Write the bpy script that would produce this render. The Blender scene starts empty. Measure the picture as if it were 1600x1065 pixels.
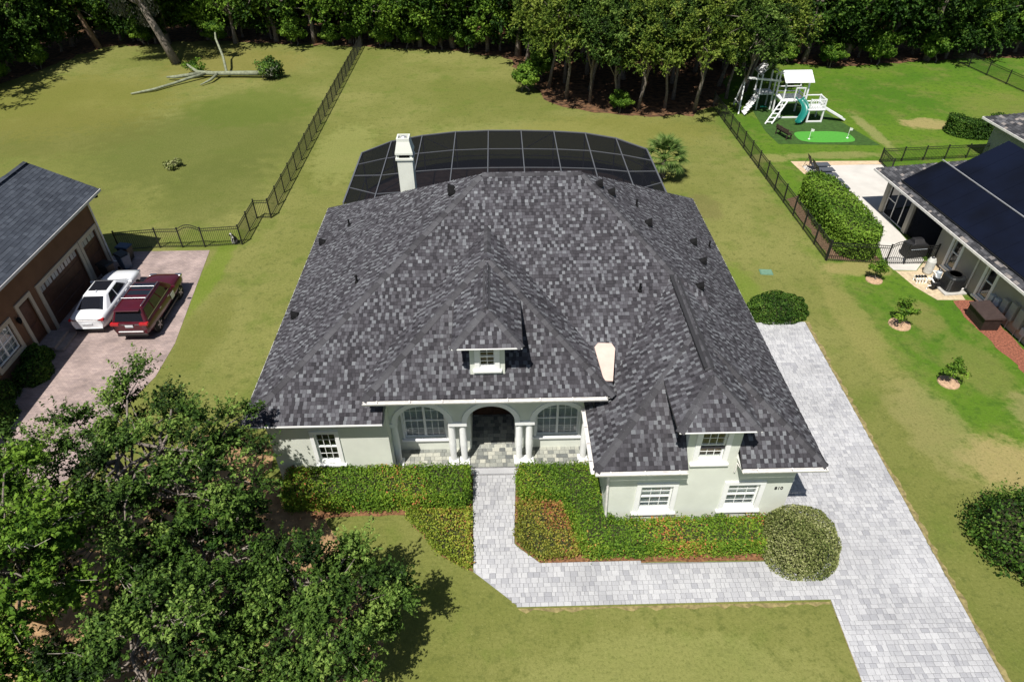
import bpy, bmesh, math, random
import numpy as np
from mathutils import Vector, Matrix

random.seed(7)
RNG = np.random.default_rng(11)
SC = bpy.context.scene
COL = SC.collection

# ------------------------------------------------------------------ camera
CAM_H = 21.0
_p, _yaw, _roll = .6758, .0177, -.0082
_F = Vector((math.sin(_yaw) * math.cos(_p), math.cos(_yaw) * math.cos(_p), -math.sin(_p)))
_R = Vector((math.cos(_yaw), -math.sin(_yaw), 0))
_U = _R.cross(_F)
_R2 = _R * math.cos(_roll) + _U * math.sin(_roll)
_U2 = -_R * math.sin(_roll) + _U * math.cos(_roll)
cam_data = bpy.data.cameras.new('camera')
cam = bpy.data.objects.new('camera', cam_data)
COL.objects.link(cam)
mw = Matrix.Identity(4)
for i in range(3):
    mw[i][0], mw[i][1], mw[i][2] = _R2[i], _U2[i], -_F[i]
mw[0][3], mw[1][3], mw[2][3] = 0, 0, CAM_H
cam.matrix_world = mw
cam_data.sensor_width = 36
cam_data.lens = 36 * 1048.6 / 1600
cam_data.clip_end = 3000
SC.camera = cam

# ------------------------------------------------------------------ world, sun, exposure
SUN = Vector((-.25, -.5, 1)).normalized()          # towards the sun
world = bpy.data.worlds.new('World')
SC.world = world
world.use_nodes = True
nt = world.node_tree
sky = nt.nodes.new('ShaderNodeTexSky')
sky.sky_type = 'NISHITA'
sky.sun_disc = False
sky.sun_elevation = math.asin(SUN.z)
sky.sun_rotation = math.atan2(SUN.x, SUN.y)
bg = nt.nodes['Background']
bg.inputs[1].default_value = .055
nt.links.new(sky.outputs[0], bg.inputs[0])
sun_d = bpy.data.lights.new('sun', 'SUN')
sun_d.energy = 5.0
sun_d.angle = math.radians(.53)
sun_d.color = (1, .95, .87)
sun = bpy.data.objects.new('sun', sun_d)
COL.objects.link(sun)
sun.location = (-20, -40, 80)
sun.rotation_euler = SUN.to_track_quat('Z', 'Y').to_euler()
SC.view_settings.view_transform = 'Standard'
SC.view_settings.look = 'None'
SC.view_settings.exposure = 0.28
SC.view_settings.gamma = 1
SC.view_settings.use_curve_mapping = False
SC.render.engine = 'CYCLES'
SC.cycles.use_denoising = True
SC.cycles.max_bounces = 6
SC.cycles.diffuse_bounces = 3
SC.cycles.glossy_bounces = 2
SC.cycles.transmission_bounces = 3
SC.cycles.transparent_max_bounces = 10
SC.cycles.caustics_reflective = False
SC.cycles.caustics_refractive = False

# ------------------------------------------------------------------ materials
def _n(nt, t, **kw):
    n = nt.nodes.new(t)
    for k, v in kw.items():
        setattr(n, k, v)
    return n

def newmat(name):
    m = bpy.data.materials.new(name)
    m.use_nodes = True
    nt = m.node_tree
    return m, nt, nt.nodes['Principled BSDF']

def c4(c):
    return (c[0], c[1], c[2], 1)

def ramp(nt, stops):
    r = _n(nt, 'ShaderNodeValToRGB')
    e = r.color_ramp.elements
    while len(e) < len(stops):
        e.new(.5)
    for i, (p, c) in enumerate(stops):
        e[i].position = p
        e[i].color = c4(c)
    return r

def M(name, col, rough=.6, var=.12, scale=6, bump=0, metal=0, spec=.4, col2=None, bscale=None, detail=4, coat=0):
    """plain surface with a fine mottling of its own colour"""
    m, nt, b = newmat(name)
    geo = _n(nt, 'ShaderNodeNewGeometry')
    no = _n(nt, 'ShaderNodeTexNoise')
    no.inputs['Scale'].default_value = scale
    no.inputs['Detail'].default_value = detail
    nt.links.new(geo.outputs['Position'], no.inputs['Vector'])
    c2 = col2 or tuple(min(1, c * (1 + var)) for c in col)
    c1 = tuple(c * (1 - var) for c in col)
    r = ramp(nt, [(.32, c1), (.68, c2)])
    nt.links.new(no.outputs[0], r.inputs[0])
    nt.links.new(r.outputs[0], b.inputs['Base Color'])
    b.inputs['Roughness'].default_value = rough
    b.inputs['Metallic'].default_value = metal
    b.inputs['Specular IOR Level'].default_value = spec
    if coat:
        b.inputs['Coat Weight'].default_value = coat
        b.inputs['Coat Roughness'].default_value = .03
    if bump:
        n2 = _n(nt, 'ShaderNodeTexNoise')
        n2.inputs['Scale'].default_value = bscale or scale * 5
        n2.inputs['Detail'].default_value = 5
        nt.links.new(geo.outputs['Position'], n2.inputs['Vector'])
        bu = _n(nt, 'ShaderNodeBump')
        bu.inputs['Strength'].default_value = bump
        bu.inputs['Distance'].default_value = .03
        nt.links.new(n2.outputs[0], bu.inputs['Height'])
        nt.links.new(bu.outputs[0], b.inputs['Normal'])
    return m

def tone_mat(name, stops, rough=.85, use_random=False, translucent=0, spec=.3, grain=0, gscale=60, big=0, bigscale=.3):
    """colour picked per piece: from the face attribute 'tone' or from the object's random number"""
    m, nt, b = newmat(name)
    if use_random:
        src = _n(nt, 'ShaderNodeObjectInfo').outputs['Random']
    else:
        a = _n(nt, 'ShaderNodeAttribute')
        a.attribute_name = 'tone'
        src = a.outputs['Fac']
    r = ramp(nt, stops)
    nt.links.new(src, r.inputs[0])
    out = r.outputs[0]
    geo = _n(nt, 'ShaderNodeNewGeometry')
    for amt, sc in ((grain, gscale), (big, bigscale)):
        if amt:
            no = _n(nt, 'ShaderNodeTexNoise')
            no.inputs['Scale'].default_value = sc
            no.inputs['Detail'].default_value = 3
            nt.links.new(geo.outputs['Position'], no.inputs['Vector'])
            mr = _n(nt, 'ShaderNodeMapRange')
            mr.inputs[1].default_value = .3
            mr.inputs[2].default_value = .7
            mr.inputs[3].default_value = 1 - amt
            mr.inputs[4].default_value = 1 + amt
            nt.links.new(no.outputs[0], mr.inputs[0])
            mx = _n(nt, 'ShaderNodeVectorMath', operation='SCALE')
            nt.links.new(out, mx.inputs[0])
            nt.links.new(mr.outputs[0], mx.inputs['Scale'])
            out = mx.outputs[0]
    nt.links.new(out, b.inputs['Base Color'])
    b.inputs['Roughness'].default_value = rough
    b.inputs['Specular IOR Level'].default_value = spec
    if translucent:
        tr = _n(nt, 'ShaderNodeBsdfTranslucent')
        nt.links.new(out, tr.inputs['Color'])
        mix = _n(nt, 'ShaderNodeMixShader')
        mix.inputs[0].default_value = translucent
        o = nt.nodes['Material Output']
        nt.links.new(b.outputs[0], mix.inputs[1])
        nt.links.new(tr.outputs[0], mix.inputs[2])
        nt.links.new(mix.outputs[0], o.inputs[0])
    return m

def glass_mat(name, col=(.02, .025, .03), rough=.05):
    m, nt, b = newmat(name)
    b.inputs['Base Color'].default_value = c4(col)
    b.inputs['Roughness'].default_value = rough
    b.inputs['Specular IOR Level'].default_value = .8
    return m

def pane_mat(name, tint=(.90, .93, .93), alpha=.55):
    """window glass: partly clear, partly mirror"""
    m, nt, b = newmat(name)
    o = nt.nodes['Material Output']
    tr = _n(nt, 'ShaderNodeBsdfTransparent')
    tr.inputs[0].default_value = c4(tint)
    gl = _n(nt, 'ShaderNodeBsdfGlossy')
    gl.inputs['Roughness'].default_value = .03
    lw = _n(nt, 'ShaderNodeLayerWeight')
    lw.inputs[0].default_value = .5
    fr = _n(nt, 'ShaderNodeMapRange')
    nt.links.new(lw.outputs['Facing'], fr.inputs[0])
    for i, q in enumerate((.2, 1, .05, .5)): fr.inputs[i+1].default_value = q
    mix = _n(nt, 'ShaderNodeMixShader')
    nt.links.new(fr.outputs[0], mix.inputs[0])
    nt.links.new(tr.outputs[0], mix.inputs[1])
    nt.links.new(gl.outputs[0], mix.inputs[2])
    nt.links.new(mix.outputs[0], o.inputs[0])
    return m

def screen_mat(name, col=(.012, .013, .015), clear=.42):
    m, nt, b = newmat(name)
    o = nt.nodes['Material Output']
    b.inputs['Base Color'].default_value = c4(col)
    b.inputs['Roughness'].default_value = .9
    b.inputs['Specular IOR Level'].default_value = 0
    tr = _n(nt, 'ShaderNodeBsdfTransparent')
    mix = _n(nt, 'ShaderNodeMixShader')
    mix.inputs[0].default_value = clear
    nt.links.new(b.outputs[0], mix.inputs[1])
    nt.links.new(tr.outputs[0], mix.inputs[2])
    nt.links.new(mix.outputs[0], o.inputs[0])
    return m

# ------------------------------------------------------------------ mesh helpers
FRAME = Matrix.Identity(4)   # coordinates given to MB.build are in this frame
class MB:
    def __init__(s):
        s.v, s.f, s.t, s.mi = [], [], [], []
        s.tone, s.cur = 0.5, 0
    def add(s, vs, fs, tone=None):
        o = len(s.v)
        s.v.extend([tuple(v) for v in vs])
        for f in fs:
            s.f.append([o + i for i in f])
            s.t.append(s.tone if tone is None else tone)
            s.mi.append(s.cur)
        return s
    def box(s, a, b, tone=None):
        x0, y0, z0 = a; x1, y1, z1 = b
        return s.add([(x0,y0,z0),(x1,y0,z0),(x1,y1,z0),(x0,y1,z0),(x0,y0,z1),(x1,y0,z1),(x1,y1,z1),(x0,y1,z1)],
                     [(3,2,1,0),(4,5,6,7),(0,1,5,4),(1,2,6,5),(2,3,7,6),(3,0,4,7)], tone)
    def cbox(s, c, d, tone=None):
        return s.box([c[i]-d[i]/2 for i in range(3)], [c[i]+d[i]/2 for i in range(3)], tone)
    def bar(s, p, q, w, h=None, up=(0,0,1)):
        """box-section bar between two points"""
        h = h or w
        p, q = Vector(p), Vector(q)
        d = (q - p).normalized()
        u = Vector(up)
        if abs(d.dot(u)) > .95: u = Vector((1,0,0))
        a = d.cross(u).normalized() * (w/2)
        b = a.cross(d).normalized() * (h/2)
        vs = [p-a-b, p+a-b, p+a+b, p-a+b, q-a-b, q+a-b, q+a+b, q-a+b]
        return s.add(vs, [(3,2,1,0),(4,5,6,7),(0,1,5,4),(1,2,6,5),(2,3,7,6),(3,0,4,7)])
    def tube(s, pts, rad, n=8, cap=True):
        pts = [Vector(p) for p in pts]
        if not isinstance(rad, (list, tuple)): rad = [rad]*len(pts)
        vs = []
        ref = Vector((0,0,1))
        for i, p in enumerate(pts):
            d = (pts[min(i+1,len(pts)-1)] - pts[max(i-1,0)]).normalized()
            r = ref if abs(d.dot(ref)) < .95 else Vector((1,0,0))
            a = d.cross(r).normalized(); b = d.cross(a).normalized()
            for k in range(n):
                t = 2*math.pi*k/n
                vs.append(p + (a*math.cos(t) + b*math.sin(t))*rad[i])
        fs = []
        for i in range(len(pts)-1):
            for k in range(n):
                k2 = (k+1) % n
                fs.append((i*n+k, i*n+k2, (i+1)*n+k2, (i+1)*n+k))
        if cap:
            fs.append(tuple(range(n-1,-1,-1)))
            m = (len(pts)-1)*n
            fs.append(tuple(m+k for k in range(n)))
        return s.add(vs, fs)
    def lathe(s, prof, c=(0,0,0), n=16):
        """prof: (radius, z) from bottom to top"""
        vs = []
        for r, z in prof:
            for k in range(n):
                t = 2*math.pi*k/n
                vs.append((c[0]+r*math.cos(t), c[1]+r*math.sin(t), c[2]+z))
        fs = []
        for i in range(len(prof)-1):
            for k in range(n):
                k2 = (k+1) % n
                fs.append((i*n+k, i*n+k2, (i+1)*n+k2, (i+1)*n+k))
        fs.append(tuple(range(n-1,-1,-1)))
        m = (len(prof)-1)*n
        fs.append(tuple(m+k for k in range(n)))
        return s.add(vs, fs)
    def prism(s, poly, z0, z1):
        n = len(poly)
        vs = [(x,y,z0) for x,y in poly] + [(x,y,z1) for x,y in poly]
        fs = [tuple(range(n-1,-1,-1)), tuple(range(n,2*n))]
        fs += [(i,(i+1)%n,n+(i+1)%n,n+i) for i in range(n)]
        return s.add(vs, fs)
    def slab(s, poly3, th):
        """planar polygon with thickness th downwards along z"""
        n = len(poly3)
        vs = [tuple(p) for p in poly3] + [(p[0],p[1],p[2]-th) for p in poly3]
        fs = [tuple(range(n)), tuple(range(2*n-1,n-1,-1))]
        fs += [(i,n+i,n+(i+1)%n,(i+1)%n) for i in range(n)]
        return s.add(vs, fs)
    def mesh(s, name, mats, smooth=False, tri=False, inv=None):
        me = bpy.data.meshes.new(name)
        vs = s.v if inv is None else [tuple(inv @ Vector(v)) for v in s.v]
        me.from_pydata(vs, [], s.f)
        for m in (mats if isinstance(mats, (list, tuple)) else [mats]):
            me.materials.append(m)
        if any(s.mi): me.polygons.foreach_set('material_index', s.mi)
        at = me.attributes.new('tone', 'FLOAT', 'FACE')
        at.data.foreach_set('value', s.t)
        if smooth: me.polygons.foreach_set('use_smooth', [True]*len(s.f))
        if tri:
            bm = bmesh.new(); bm.from_mesh(me)
            bmesh.ops.triangulate(bm, faces=bm.faces[:])
            bm.to_mesh(me); bm.free()
        me.update()
        return me
    def build(s, name, mats, parent=None, smooth=False, tri=False, bevel=0, kind=None, sub=0, local=False, bseg=1):
        inv = None if local else ((FRAME if parent is None else wm(parent).inverted() @ FRAME))
        o = bpy.data.objects.new(name, s.mesh(name, mats, smooth, tri, inv))
        COL.objects.link(o)
        if parent: o.parent = parent
        if kind: o['kind'] = kind
        if bevel:
            b = o.modifiers.new('bevel', 'BEVEL'); b.width = bevel; b.segments = bseg; b.limit_method = 'ANGLE'
        if sub:
            b = o.modifiers.new('sub', 'SUBSURF'); b.levels = sub; b.render_levels = sub
        return o

def wm(o):
    m = Matrix.Identity(4)
    while o is not None:
        m = o.matrix_basis @ m
        o = o.parent
    return m

def thing(name, label, cat, loc=(0,0,0), rz=0, group=None):
    o = bpy.data.objects.new(name, None)
    o.empty_display_size = .3
    COL.objects.link(o)
    o.location = loc; o.rotation_euler = (0,0,rz)
    return tag(o, label, cat, group)

def tag(o, label, cat, group=None):
    o['label'] = label; o['category'] = cat
    if group: o['group'] = group
    return o

def link_mesh(name, me, parent=None, loc=(0,0,0), rot=(0,0,0), scale=(1,1,1)):
    o = bpy.data.objects.new(name, me)
    COL.objects.link(o)
    o.parent = parent
    o.location = loc; o.rotation_euler = rot; o.scale = scale
    return o

def copy_tree(o, parent=None):
    c = o.copy(); COL.objects.link(c)
    if parent: c.parent = parent
    for ch in list(o.children): copy_tree(ch, c)
    return c

def np_mesh(name, V, quads, tone, mat, mi=None):
    me = bpy.data.meshes.new(name)
    n = len(quads)
    me.vertices.add(len(V)); me.vertices.foreach_set('co', np.ascontiguousarray(V, np.float32).ravel())
    k = quads.shape[1]
    me.loops.add(n*k); me.loops.foreach_set('vertex_index', np.ascontiguousarray(quads, np.int32).ravel())
    me.polygons.add(n)
    me.polygons.foreach_set('loop_start', np.arange(0, n*k, k, dtype=np.int32))
    me.polygons.foreach_set('loop_total', np.full(n, k, np.int32))
    for m in (mat if isinstance(mat, (list, tuple)) else [mat]): me.materials.append(m)
    if mi is not None: me.polygons.foreach_set('material_index', np.ascontiguousarray(mi, np.int32))
    at = me.attributes.new('tone', 'FLOAT', 'FACE')
    at.data.foreach_set('value', np.ascontiguousarray(tone, np.float32))
    me.update(calc_edges=True)
    me.validate()
    return me

def unit(a):
    return a / np.maximum(np.linalg.norm(a, axis=1, keepdims=True), 1e-6)

def leaf_quads(C, bias, size, rng, aspect=.5, k=.55, droop=0):
    """one folded-diamond leaf for each centre; bias = preferred normal"""
    n = len(C)
    nr = unit(bias*k + unit(rng.normal(size=(n,3)))*(1-k))
    t = rng.normal(size=(n,3)); t[:,2] -= droop
    t = unit(t - nr*np.sum(t*nr,1,keepdims=True))
    s = np.cross(nr, t)
    L = (size*(.65+.7*rng.random(n)))[:,None]; Wd = L*aspect
    cup = nr*L*.12
    V = np.stack([C-t*L*.5, C+s*Wd*.5+cup, C+t*L*.5, C-s*Wd*.5+cup], 1).reshape(-1,3)
    Q = np.arange(4*n).reshape(n,4)
    return V, Q

def sphere_pts(n, rng):
    return unit(rng.normal(size=(n,3)))

def scan(poly, v):
    """u-intervals of a 2D polygon at height v"""
    xs = []
    n = len(poly)
    for i in range(n):
        (u0,v0),(u1,v1) = poly[i], poly[(i+1)%n]
        if (v0 <= v < v1) or (v1 <= v < v0):
            xs.append(u0 + (u1-u0)*(v-v0)/(v1-v0))
    xs.sort()
    return list(zip(xs[::2], xs[1::2]))

def in_poly(x, y, poly):
    c = False
    n = len(poly)
    for i in range(n):
        x0,y0 = poly[i]; x1,y1 = poly[(i+1)%n]
        if (y0 > y) != (y1 > y) and x < (x1-x0)*(y-y0)/(y1-y0)+x0: c = not c
    return c

def project(p):
    d = Vector(p) - Vector((0,0,CAM_H))
    z = d.dot(_F)
    return 800 + 1048.6*d.dot(_R2)/z, 532.5 - 1048.6*d.dot(_U2)/z, z

# ------------------------------------------------------------------ ground
def lawn_material():
    m, nt, b = newmat('lawn_grass')
    geo = _n(nt, 'ShaderNodeNewGeometry')
    pos = geo.outputs['Position']
    def noise(sc, det=4, rough=.6, vec=None):
        n = _n(nt, 'ShaderNodeTexNoise')
        n.inputs['Scale'].default_value = sc; n.inputs['Detail'].default_value = det
        n.inputs['Roughness'].default_value = rough
        nt.links.new(vec or pos, n.inputs['Vector'])
        return n.outputs[0]
    def math_(op, a, c, clamp=False):
        n = _n(nt, 'ShaderNodeMath', operation=op); n.use_clamp = clamp
        for i, x in enumerate((a, c)):
            if isinstance(x, (int, float)): n.inputs[i].default_value = x
            else: nt.links.new(x, n.inputs[i])
        return n.outputs[0]
    def rng_(x, a, c, lo=0, hi=1):
        n = _n(nt, 'ShaderNodeMapRange'); n.interpolation_type = 'SMOOTHSTEP'
        nt.links.new(x, n.inputs[0])
        for i, q in enumerate((a, c, lo, hi)): n.inputs[i+1].default_value = q
        return n.outputs[0]
    def mix(f, a, c):
        n = _n(nt, 'ShaderNodeMix', data_type='RGBA')
        if isinstance(f, (int, float)): n.inputs[0].default_value = f
        else: nt.links.new(f, n.inputs[0])
        for k, x in ((6, a), (7, c)):
            if isinstance(x, tuple): n.inputs[k].default_value = c4(x)
            else: nt.links.new(x, n.inputs[k])
        return n.outputs[2]
    sep = _n(nt, 'ShaderNodeSeparateXYZ'); nt.links.new(pos, sep.inputs[0])
    X, Y = sep.outputs[0], sep.outputs[1]
    nbig, nmid, nsm, nfine = noise(.09, 3), noise(.45, 5, .65), noise(2.2, 6, .75), noise(9, 5, .8)
    # our lot: warm olive turf
    olive = mix(rng_(nbig, .36, .66), (.143, .160, .038), (.205, .208, .064))
    olive = mix(rng_(nmid, .48, .72, 0, .7), olive, (.115, .155, .028))
    olive = mix(rng_(nsm, .50, .66, 0, .62), olive, (.095, .115, .028))
    # the watered neighbouring lawn
    vivid = mix(rng_(nbig, .35, .65), (.06, .145, .011), (.10, .18, .016))
    vivid = mix(rng_(nmid, .47, .68, 0, .75), vivid, (.145, .17, .04))
    vivid = mix(rng_(nsm, .48, .64, 0, .65), vivid, (.042, .095, .012))
    xn = math_('ADD', X, math_('MULTIPLY', math_('SUBTRACT', nmid, .5), 7))
    f = rng_(xn, 17.6, 20.2)
    col = mix(f, olive, vivid)
    def patch(cx, cy, rx, ry, color, amt, warp=1.1):
        nonlocal col
        dx = math_('DIVIDE', math_('SUBTRACT', X, cx), rx)
        dy = math_('DIVIDE', math_('SUBTRACT', Y, cy), ry)
        d = math_('ADD', math_('MULTIPLY', dx, dx), math_('MULTIPLY', dy, dy))
        d = math_('ADD', d, math_('MULTIPLY', math_('SUBTRACT', noise(1.1, 5, .7), .5), warp*2.4))
        col = mix(rng_(d, .35, 1.25, amt, 0), col, color)
    tan = (.36, .28, .13)
    patch(20.3, 17.6, 1.9, 1.7, tan, .75)
    patch(18.4, 20.0, 1.6, 3.2, (.25, .23, .09), .6)
    patch(35.4, 53.9, 2.2, 1.3, tan, .75)
    patch(18.2, 27.0, 1.0, 5.0, (.23, .22, .07), .6)
    patch(21.8, 27.5, 1.2, 1.6, (.20, .19, .06), .6)
    patch(22.5, 23.5, 1.5, 2.5, (.17, .18, .05), .6)
    patch(24, 20, 2, 2, (.26, .23, .10), .6)
    patch(20.4, 47.6, 2.0, .8, (.28, .25, .10), .6)
    patch(25.5, 47.9, 4, .7, (.25, .24, .09), .6)
    patch(30.3, 52.5, .6, 4.5, (.28, .26, .11), .6)
    patch(20.5, 32.2, 2.2, .9, (.30, .25, .10), .7)
    patch(-16.6, 33.0, .7, 4.5, (.12, .19, .015), .6)
    patch(-15.2, 27.5, 1.3, 3.5, (.14, .15, .035), .6)
    patch(-31, 45, 9, 5, (.16, .17, .045), .5)
    patch(-24, 52, 9, 9, (.105, .125, .03), .7)
    patch(-36, 55, 8, 6, (.12, .125, .032), .6)
    patch(-22, 60, 6, 5, (.095, .135, .022), .6)
    patch(-20, 44, 4, 6, (.10, .12, .028), .6)
    patch(-30, 40, 5, 5, (.13, .13, .04), .5)
    patch(13.5, 40, 1.2, 2.0, (.15, .135, .05), .6)
    patch(-12, 50, 2.5, 6, (.24, .25, .08), .6)
    patch(2, 52, 10, 4, (.24, .24, .08), .5)
    patch(5, 9.5, 5, 1.6, (.25, .255, .085), .5)
    patch(-40, 62, 12, 9, (.17, .165, .035), .5)
    patch(-27, 73, 8, 6, (.18, .16, .04), .5)
    patch(-18, 36.8, 3, 1.5, (.11, .16, .02), .5)
    patch(13, 30, 1.5, 3, (.12, .19, .02), .6)
    patch(9, 53, 9, 4, (.19, .185, .045), .5)
    patch(45, 57, 6, 5, (.19, .19, .05), .4)
    # single blades and clippings
    col = mix(rng_(nfine, .30, .52, .6, 0), col, (.07, .09, .02))
    col = mix(rng_(nfine, .55, .75, 0, .45), col, (.36, .35, .15))
    nt.links.new(col, b.inputs['Base Color'])
    b.inputs['Roughness'].default_value = .95
    b.inputs['Specular IOR Level'].default_value = .1
    bu = _n(nt, 'ShaderNodeBump'); bu.inputs['Strength'].default_value = .55; bu.inputs['Distance'].default_value = .05
    h = math_('ADD', nfine, math_('MULTIPLY', nsm, 2.0))
    nt.links.new(h, bu.inputs['Height']); nt.links.new(bu.outputs[0], b.inputs['Normal'])
    return m
MAT_LAWN = lawn_material()

mb = MB(); R_ = 900
mb.add([(-R_,-200,0),(R_,-200,0),(R_,1500,0),(-R_,1500,0)], [(0,1,2,3)])
mb.build('lawn', MAT_LAWN, kind='structure')

MAT_MULCH = M('mulch', (.17, .075, .035), .95, .5, 9, bump=.8, bscale=30, col2=(.30, .15, .07))
MAT_SAND = M('dry_sandy_litter', (.33, .20, .10), .95, .35, 3, bump=.7, bscale=24, col2=(.42, .27, .14))
MAT_LITTER = M('forest_leaf_litter', (.06, .032, .016), .95, .6, 2.2, bump=.8, bscale=14, col2=(.20, .105, .05), detail=8)

def blob_sheet(name, poly, z, mat, amp=.25, seg=.5, seed=1):
    """flat ground patch with a ragged edge"""
    r = random.Random(seed)
    pts = []
    n = len(poly)
    for i in range(n):
        a, c = Vector(poly[i]), Vector(poly[(i+1)%n])
        k = max(1, int((c-a).length/seg))
        for j in range(k):
            p = a.lerp(c, j/k)
            pts.append((p.x + r.uniform(-amp,amp), p.y + r.uniform(-amp,amp)))
    mb = MB(); mb.add([(x,y,z) for x,y in pts], [tuple(range(len(pts)))])
    return mb.build(name, mat, kind='structure', tri=True)

blob_sheet('forest_floor', [(-80,70),(-47,74),(-44,80),(-33,82),(-15,79),(-5,77),(1,74),(3,66),(4,61),(7,58.6),(10,56.6),(16.5,56.4),(19.5,59),(21,63),(23,68),(30,71),(34,69.3),(46,71),(90,76),(90,160),(-80,160)], .004, MAT_LITTER, .45, 1.0, 3)
blob_sheet('forest_floor', [(-60,58),(-49,66),(-46.5,73),(-44.5,79),(-80,80),(-80,60)], .006, MAT_LITTER, .45, 1.0, 4)
blob_sheet('planting_bed_soil', [(-17,5),(-4.2,5),(-3.6,8),(-4.3,11.2),(-5.6,13.6),(-6.6,15.6),(-7.0,17.4),(-9.5,17.4),(-9.8,19.5),(-12.5,20.3),(-15.6,18),(-16.6,12)], .004, MAT_SAND, .25, .5, 5)
blob_sheet('planting_bed_soil', [(-7.4,15.7),(-3.6,15.8),(-3.95,16.7),(-3.4,15.3),(-2.3,13.9),(-1.24,13.25),(-1.34,17.65),(-7.4,17.65)], .008, MAT_MULCH, .08, .4, 6)
blob_sheet('planting_bed_soil', [(.44,17.65),(.31,14.4),(1.2,13.57),(9.6,13.5),(10.1,15.1),(3.7,15.1),(3.6,17.9),(.44,17.9)], .004, MAT_MULCH, .04, .4, 7)
blob_sheet('planting_bed_soil', [(19.3,33.2),(22.2,33),(22.4,41),(21.6,42),(19.4,41)], .004, M('bark_mulch_pale', (.16,.10,.06), .95, .4, 8, bump=.7), .15, .5, 8)
blob_sheet('planting_bed_soil', [(24.2,28.9),(25.4,28.9),(25.6,20),(24.6,20),(24.3,24.5),(24.0,27.6)], .004, M('red_mulch', (.25,.09,.055), .95, .5, 12, bump=.7), .1, .4, 9)
blob_sheet('planting_bed_soil', [(-24.6,19),(-21.6,19),(-21.5,24.5),(-22.1,26),(-24.6,26.2)], .006, MAT_MULCH, .1, .4, 10)

# ------------------------------------------------------------------ pavers
def pav_stops(a, c, d):
    return [(0, a), (.35, c), (1, d)]
PAV = pav_stops((.315,.32,.345), (.395,.40,.42), (.47,.475,.49))
MAT_PAVER = tone_mat('concrete_paver', PAV, .85, grain=.10, gscale=40, big=.10, bigscale=.5)
MAT_PAVER1 = tone_mat('concrete_paver_single', PAV, .85, use_random=True, grain=.10, gscale=40, big=.10, bigscale=.5)
MAT_JOINT = M('joint_sand', (.22, .22, .225), .95, .25, 10)

def lay_pavers(name, poly, z, mat, mat1, matj, single=300, row=(.155,.205), wid=(.13,.17,.21,.26), gap=.008, h=.03, seed=3, piece='paver', parent=None):
    r = random.Random(seed)
    base = MB(); base.add([(x,y,z) for x,y in poly], [tuple(range(len(poly)))])
    root = base.build(name, matj, parent, kind=None if parent else 'structure', tri=True)
    ys = [p[1] for p in poly]
    y = min(ys)
    cells = []
    while y < max(ys):
        d = r.choice(row)
        for a, c in scan(poly, y+d/2):
            x = a - r.random()*.1
            while x < c:
                w = r.choice(wid)
                x0, x1 = max(x,a), min(x+w,c)
                if x1-x0 > .05:
                    sl = None
                    if (x0 == a or x1 == c):
                        lo = [q for q in scan(poly, y+.004) if abs(q[0]-a) < .45 and abs(q[1]-c) < .45]
                        hi = [q for q in scan(poly, y+d-.004) if abs(q[0]-a) < .45 and abs(q[1]-c) < .45]
                        if lo and hi:
                            sl = (lo[0][0] if x0 == a else x0, hi[0][0] if x0 == a else x0, lo[0][1] if x1 == c else x1, hi[0][1] if x1 == c else x1)
                            if max(abs(sl[0]-sl[1]), abs(sl[2]-sl[3])) < .03: sl = None
                    cells.append((x0,x1,y,y+d,sl))
                x += w
        y += d
    def size_of(cc):
        u,v,dp = project(((cc[0]+cc[1])/2,(cc[2]+cc[3])/2,z))
        if not (-5<u<1605 and -5<v<1070): return 0
        return (cc[1]-cc[0])*(cc[3]-cc[2])/dp**3
    cells.sort(key=size_of, reverse=True)
    shared = {}
    rest = MB()
    inv = wm(root).inverted()
    def piece_mb(mb, x0,x1,y0,y1,zt,tone,sl=None):
        g = gap/2; bv = .012
        zb = z+.001
        x0+=g;x1-=g;y0+=g;y1-=g
        V=[(x0,y0,zb),(x1,y0,zb),(x1,y1,zb),(x0,y1,zb),
           (x0,y0,zt-bv*.6),(x1,y0,zt-bv*.6),(x1,y1,zt-bv*.6),(x0,y1,zt-bv*.6),
           (x0+bv,y0+bv,zt),(x1-bv,y0+bv,zt),(x1-bv,y1-bv,zt),(x0+bv,y1-bv,zt)]
        Fc=[(0,1,5,4),(1,2,6,5),(2,3,7,6),(3,0,4,7),(4,5,9,8),(5,6,10,9),(6,7,11,10),(7,4,8,11),(8,9,10,11)]
        if sl:
            f = lambda x, y: (sl[0]+(sl[1]-sl[0])*(y-y0)/(y1-y0)) + (x-x0)/(x1-x0)*((sl[2]+(sl[3]-sl[2])*(y-y0)/(y1-y0))-(sl[0]+(sl[1]-sl[0])*(y-y0)/(y1-y0)))
            V = [(f(a,b2),b2,c2) for a,b2,c2 in V]
        mb.add(V,Fc,tone)
    cells = [q for q in cells if q[4] is None][:] + [q for q in cells if q[4] is not None]
    for i, (x0,x1,y0,y1,sl) in enumerate(cells):
        zt = z + h + r.uniform(-.003,.003)
        if i < single and sl is None:
            key = (round(x1-x0,2), round(y1-y0,2))
            if key not in shared:
                m2 = MB(); w,d = key
                piece_mb(m2,-w/2,w/2,-d/2,d/2,z+h,.5)
                m2.v=[(a,b2,c2-z) for a,b2,c2 in m2.v]
                shared[key] = m2.mesh(piece, mat1)
            o = bpy.data.objects.new(piece, shared[key]); COL.objects.link(o)
            o.parent = root
            o.location = inv @ Vector(((x0+x1)/2,(y0+y1)/2, z + r.uniform(-.003,.003)))
        else:
            piece_mb(rest, x0,x1,y0,y1,zt, min(1,max(0,r.gauss(.5,.27))), sl)
    if rest.f:
        rest.build(piece+'s', mat, root, kind='stuff')
    return root

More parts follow.
